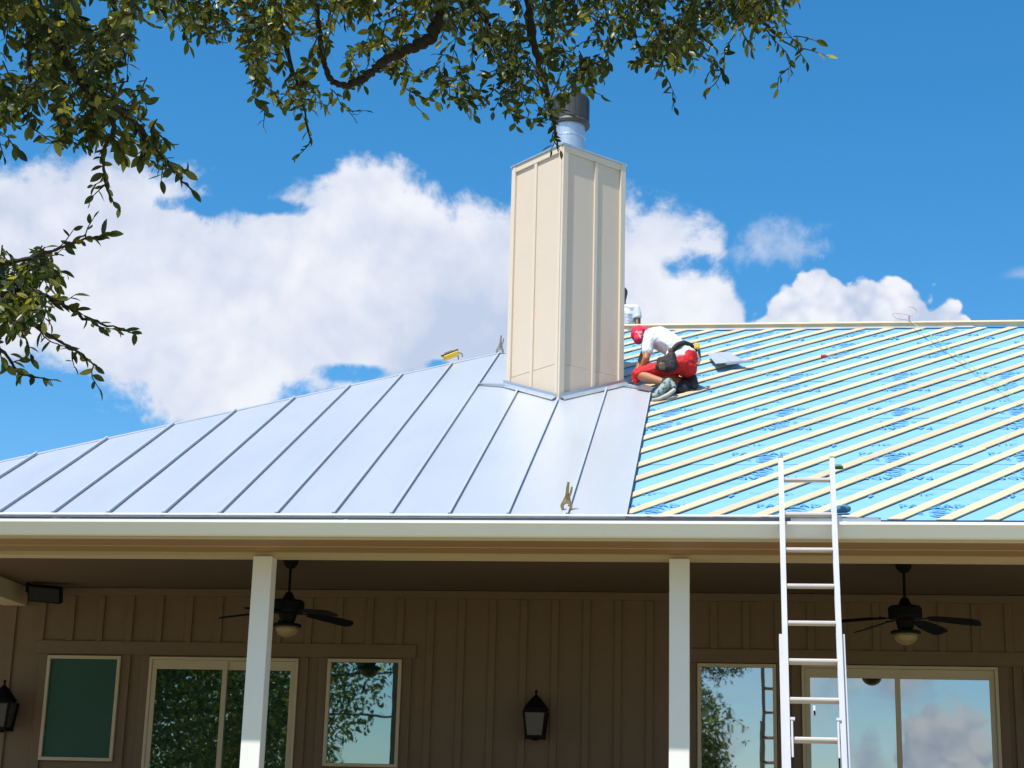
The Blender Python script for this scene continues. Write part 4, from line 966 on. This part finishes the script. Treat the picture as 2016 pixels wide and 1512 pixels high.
# the rest of the oak's crown, to the left and above, outside the picture but mirrored in the windows
n2 = 60000; u_ = rng.normal(size=(n2*2, 3)); u_ /= np.linalg.norm(u_, axis=1)[:, None]; rad_ = rng.random(n2*2)**(1/2.2)
Q = u_*rad_[:, None]*np.array([4.9, 3.6, 2.9])+np.array([-10.6, 5.4, 3.3])
ok = (Q[:, 2] > .2) & ((Q[:, 2] > 1.25) | (Q[:, 0] < -8.9))  & (Q[:, 0] < -.56*Q[:, 1]-.9) & (np.sin(Q[:, 0]*1.9+Q[:, 2]*1.4)+np.sin(Q[:, 1]*2.3-Q[:, 2]*2.1) > -1.5); Q = Q[ok][:n2]
LPa = np.array(LP_); LDa = np.array(LD_); LLa = np.array(LL_); ncl = len(LPa)
vis = []
for i in range(ncl):
    p = Vector(LPa[i]); zc = p.dot(fw); sx = 1008+F*p.dot(RT)/zc; sy = 756-F*p.dot(UP)/zc
    vis.append((sx > 5 and sx < 2010 and sy > 5 and sy < 1500, LLa[i]/zc))
order = sorted([i for i in range(ncl) if vis[i][0]], key=lambda i: -vis[i][1])[:300]; chosen = np.zeros(ncl, bool); chosen[order] = True
rollA = rng.normal(0, .9, ncl)+pi*(rng.random(ncl) < .2); RA = frames(LDa, rollA); tintA = np.clip(rng.beta(1.25, 2.1, ncl)+.12*np.sin(LPa[:, 0]*3)+.1*(rng.random(ncl) < .1), 0, 1); sA = rng.integers(0, 4, ncl)
joined_leaves('foliage', LPa[~chosen], RA[~chosen], LLa[~chosen], tintA[~chosen], sA[~chosen], oak, kind='stuff')
lm = [leaf_obj_mesh(i % 4, (i+.5)/LEAFN*.95) for i in range(LEAFN)]
inv = Matrix.Translation(-ORG[oak.name])
for i in order:
    me = lm[min(LEAFN-1, int(tintA[i]*LEAFN))]; o = bpy.data.objects.new('leaf', me); col.objects.link(o); o.parent = oak; o.matrix_parent_inverse = inv
    Rr = RA[i]*LLa[i]; o.matrix_basis = Matrix(((Rr[0][0], Rr[0][1], Rr[0][2], LPa[i][0]), (Rr[1][0], Rr[1][1], Rr[1][2], LPa[i][1]), (Rr[2][0], Rr[2][1], Rr[2][2], LPa[i][2]), (0, 0, 0, 1)))
nq = len(Q); dq = rng.normal(size=(nq, 3)); dq[:, 2] -= .4
joined_leaves('outer_foliage', Q, frames(dq, rng.normal(0, 1, nq)), rng.uniform(.06, .13, nq), np.clip(rng.beta(2, 3, nq), 0, 1), rng.integers(0, 4, nq), oak, kind='stuff')
# trees behind the viewer, seen only as reflections in the glass
def back_tree(cx, cy, gz_, h, rx, rz, n, label, lsz):
    t = thing('oak_tree', label, 'tree', (cx, cy, gz_), 'oaks behind the viewer mirrored in the windows')
    p = smooth_path([(cx, cy, gz_-.1), (cx+.1, cy, gz_+h*.3), (cx-.1, cy+.1, gz_+h*.75)]); MB().tube(p, [.3-.24*i/len(p) for i in range(len(p))], 10).build('trunk', 'bark', t, smooth=True)
    u = rng.normal(size=(n, 3)); u /= np.linalg.norm(u, axis=1)[:, None]; r = rng.random(n)**(1/2.0)
    P = u*r[:, None]*np.array([rx, rx, rz])+np.array([cx, cy, gz_+h-rz]); P += .35*np.sin(P[:, [1, 2, 0]]*2.3)
    keep = np.sin(P[:, 0]*2.0+P[:, 2]*1.7)+np.sin(P[:, 1]*2.1-P[:, 2]*2.3) > -1.3; P = P[keep]; n = len(P)
    joined_leaves('crown', P, frames(rng.normal(size=(n, 3)), rng.normal(0, 1, n)), rng.uniform(lsz*.6, lsz*1.3, n), np.clip(rng.beta(2, 3, n), 0, 1), rng.integers(0, 4, n), t, kind='stuff')
back_tree(-1.75, -12, -2.3, 7.6, 2.1, 3.0, 26000, 'dark oak mirrored in the window just right of the right porch post', .13)
back_tree(-12.6, -9, -2.2, 7.2, 2.4, 2.9, 20000, 'green oak mirrored in the window right of the left porch post', .13)
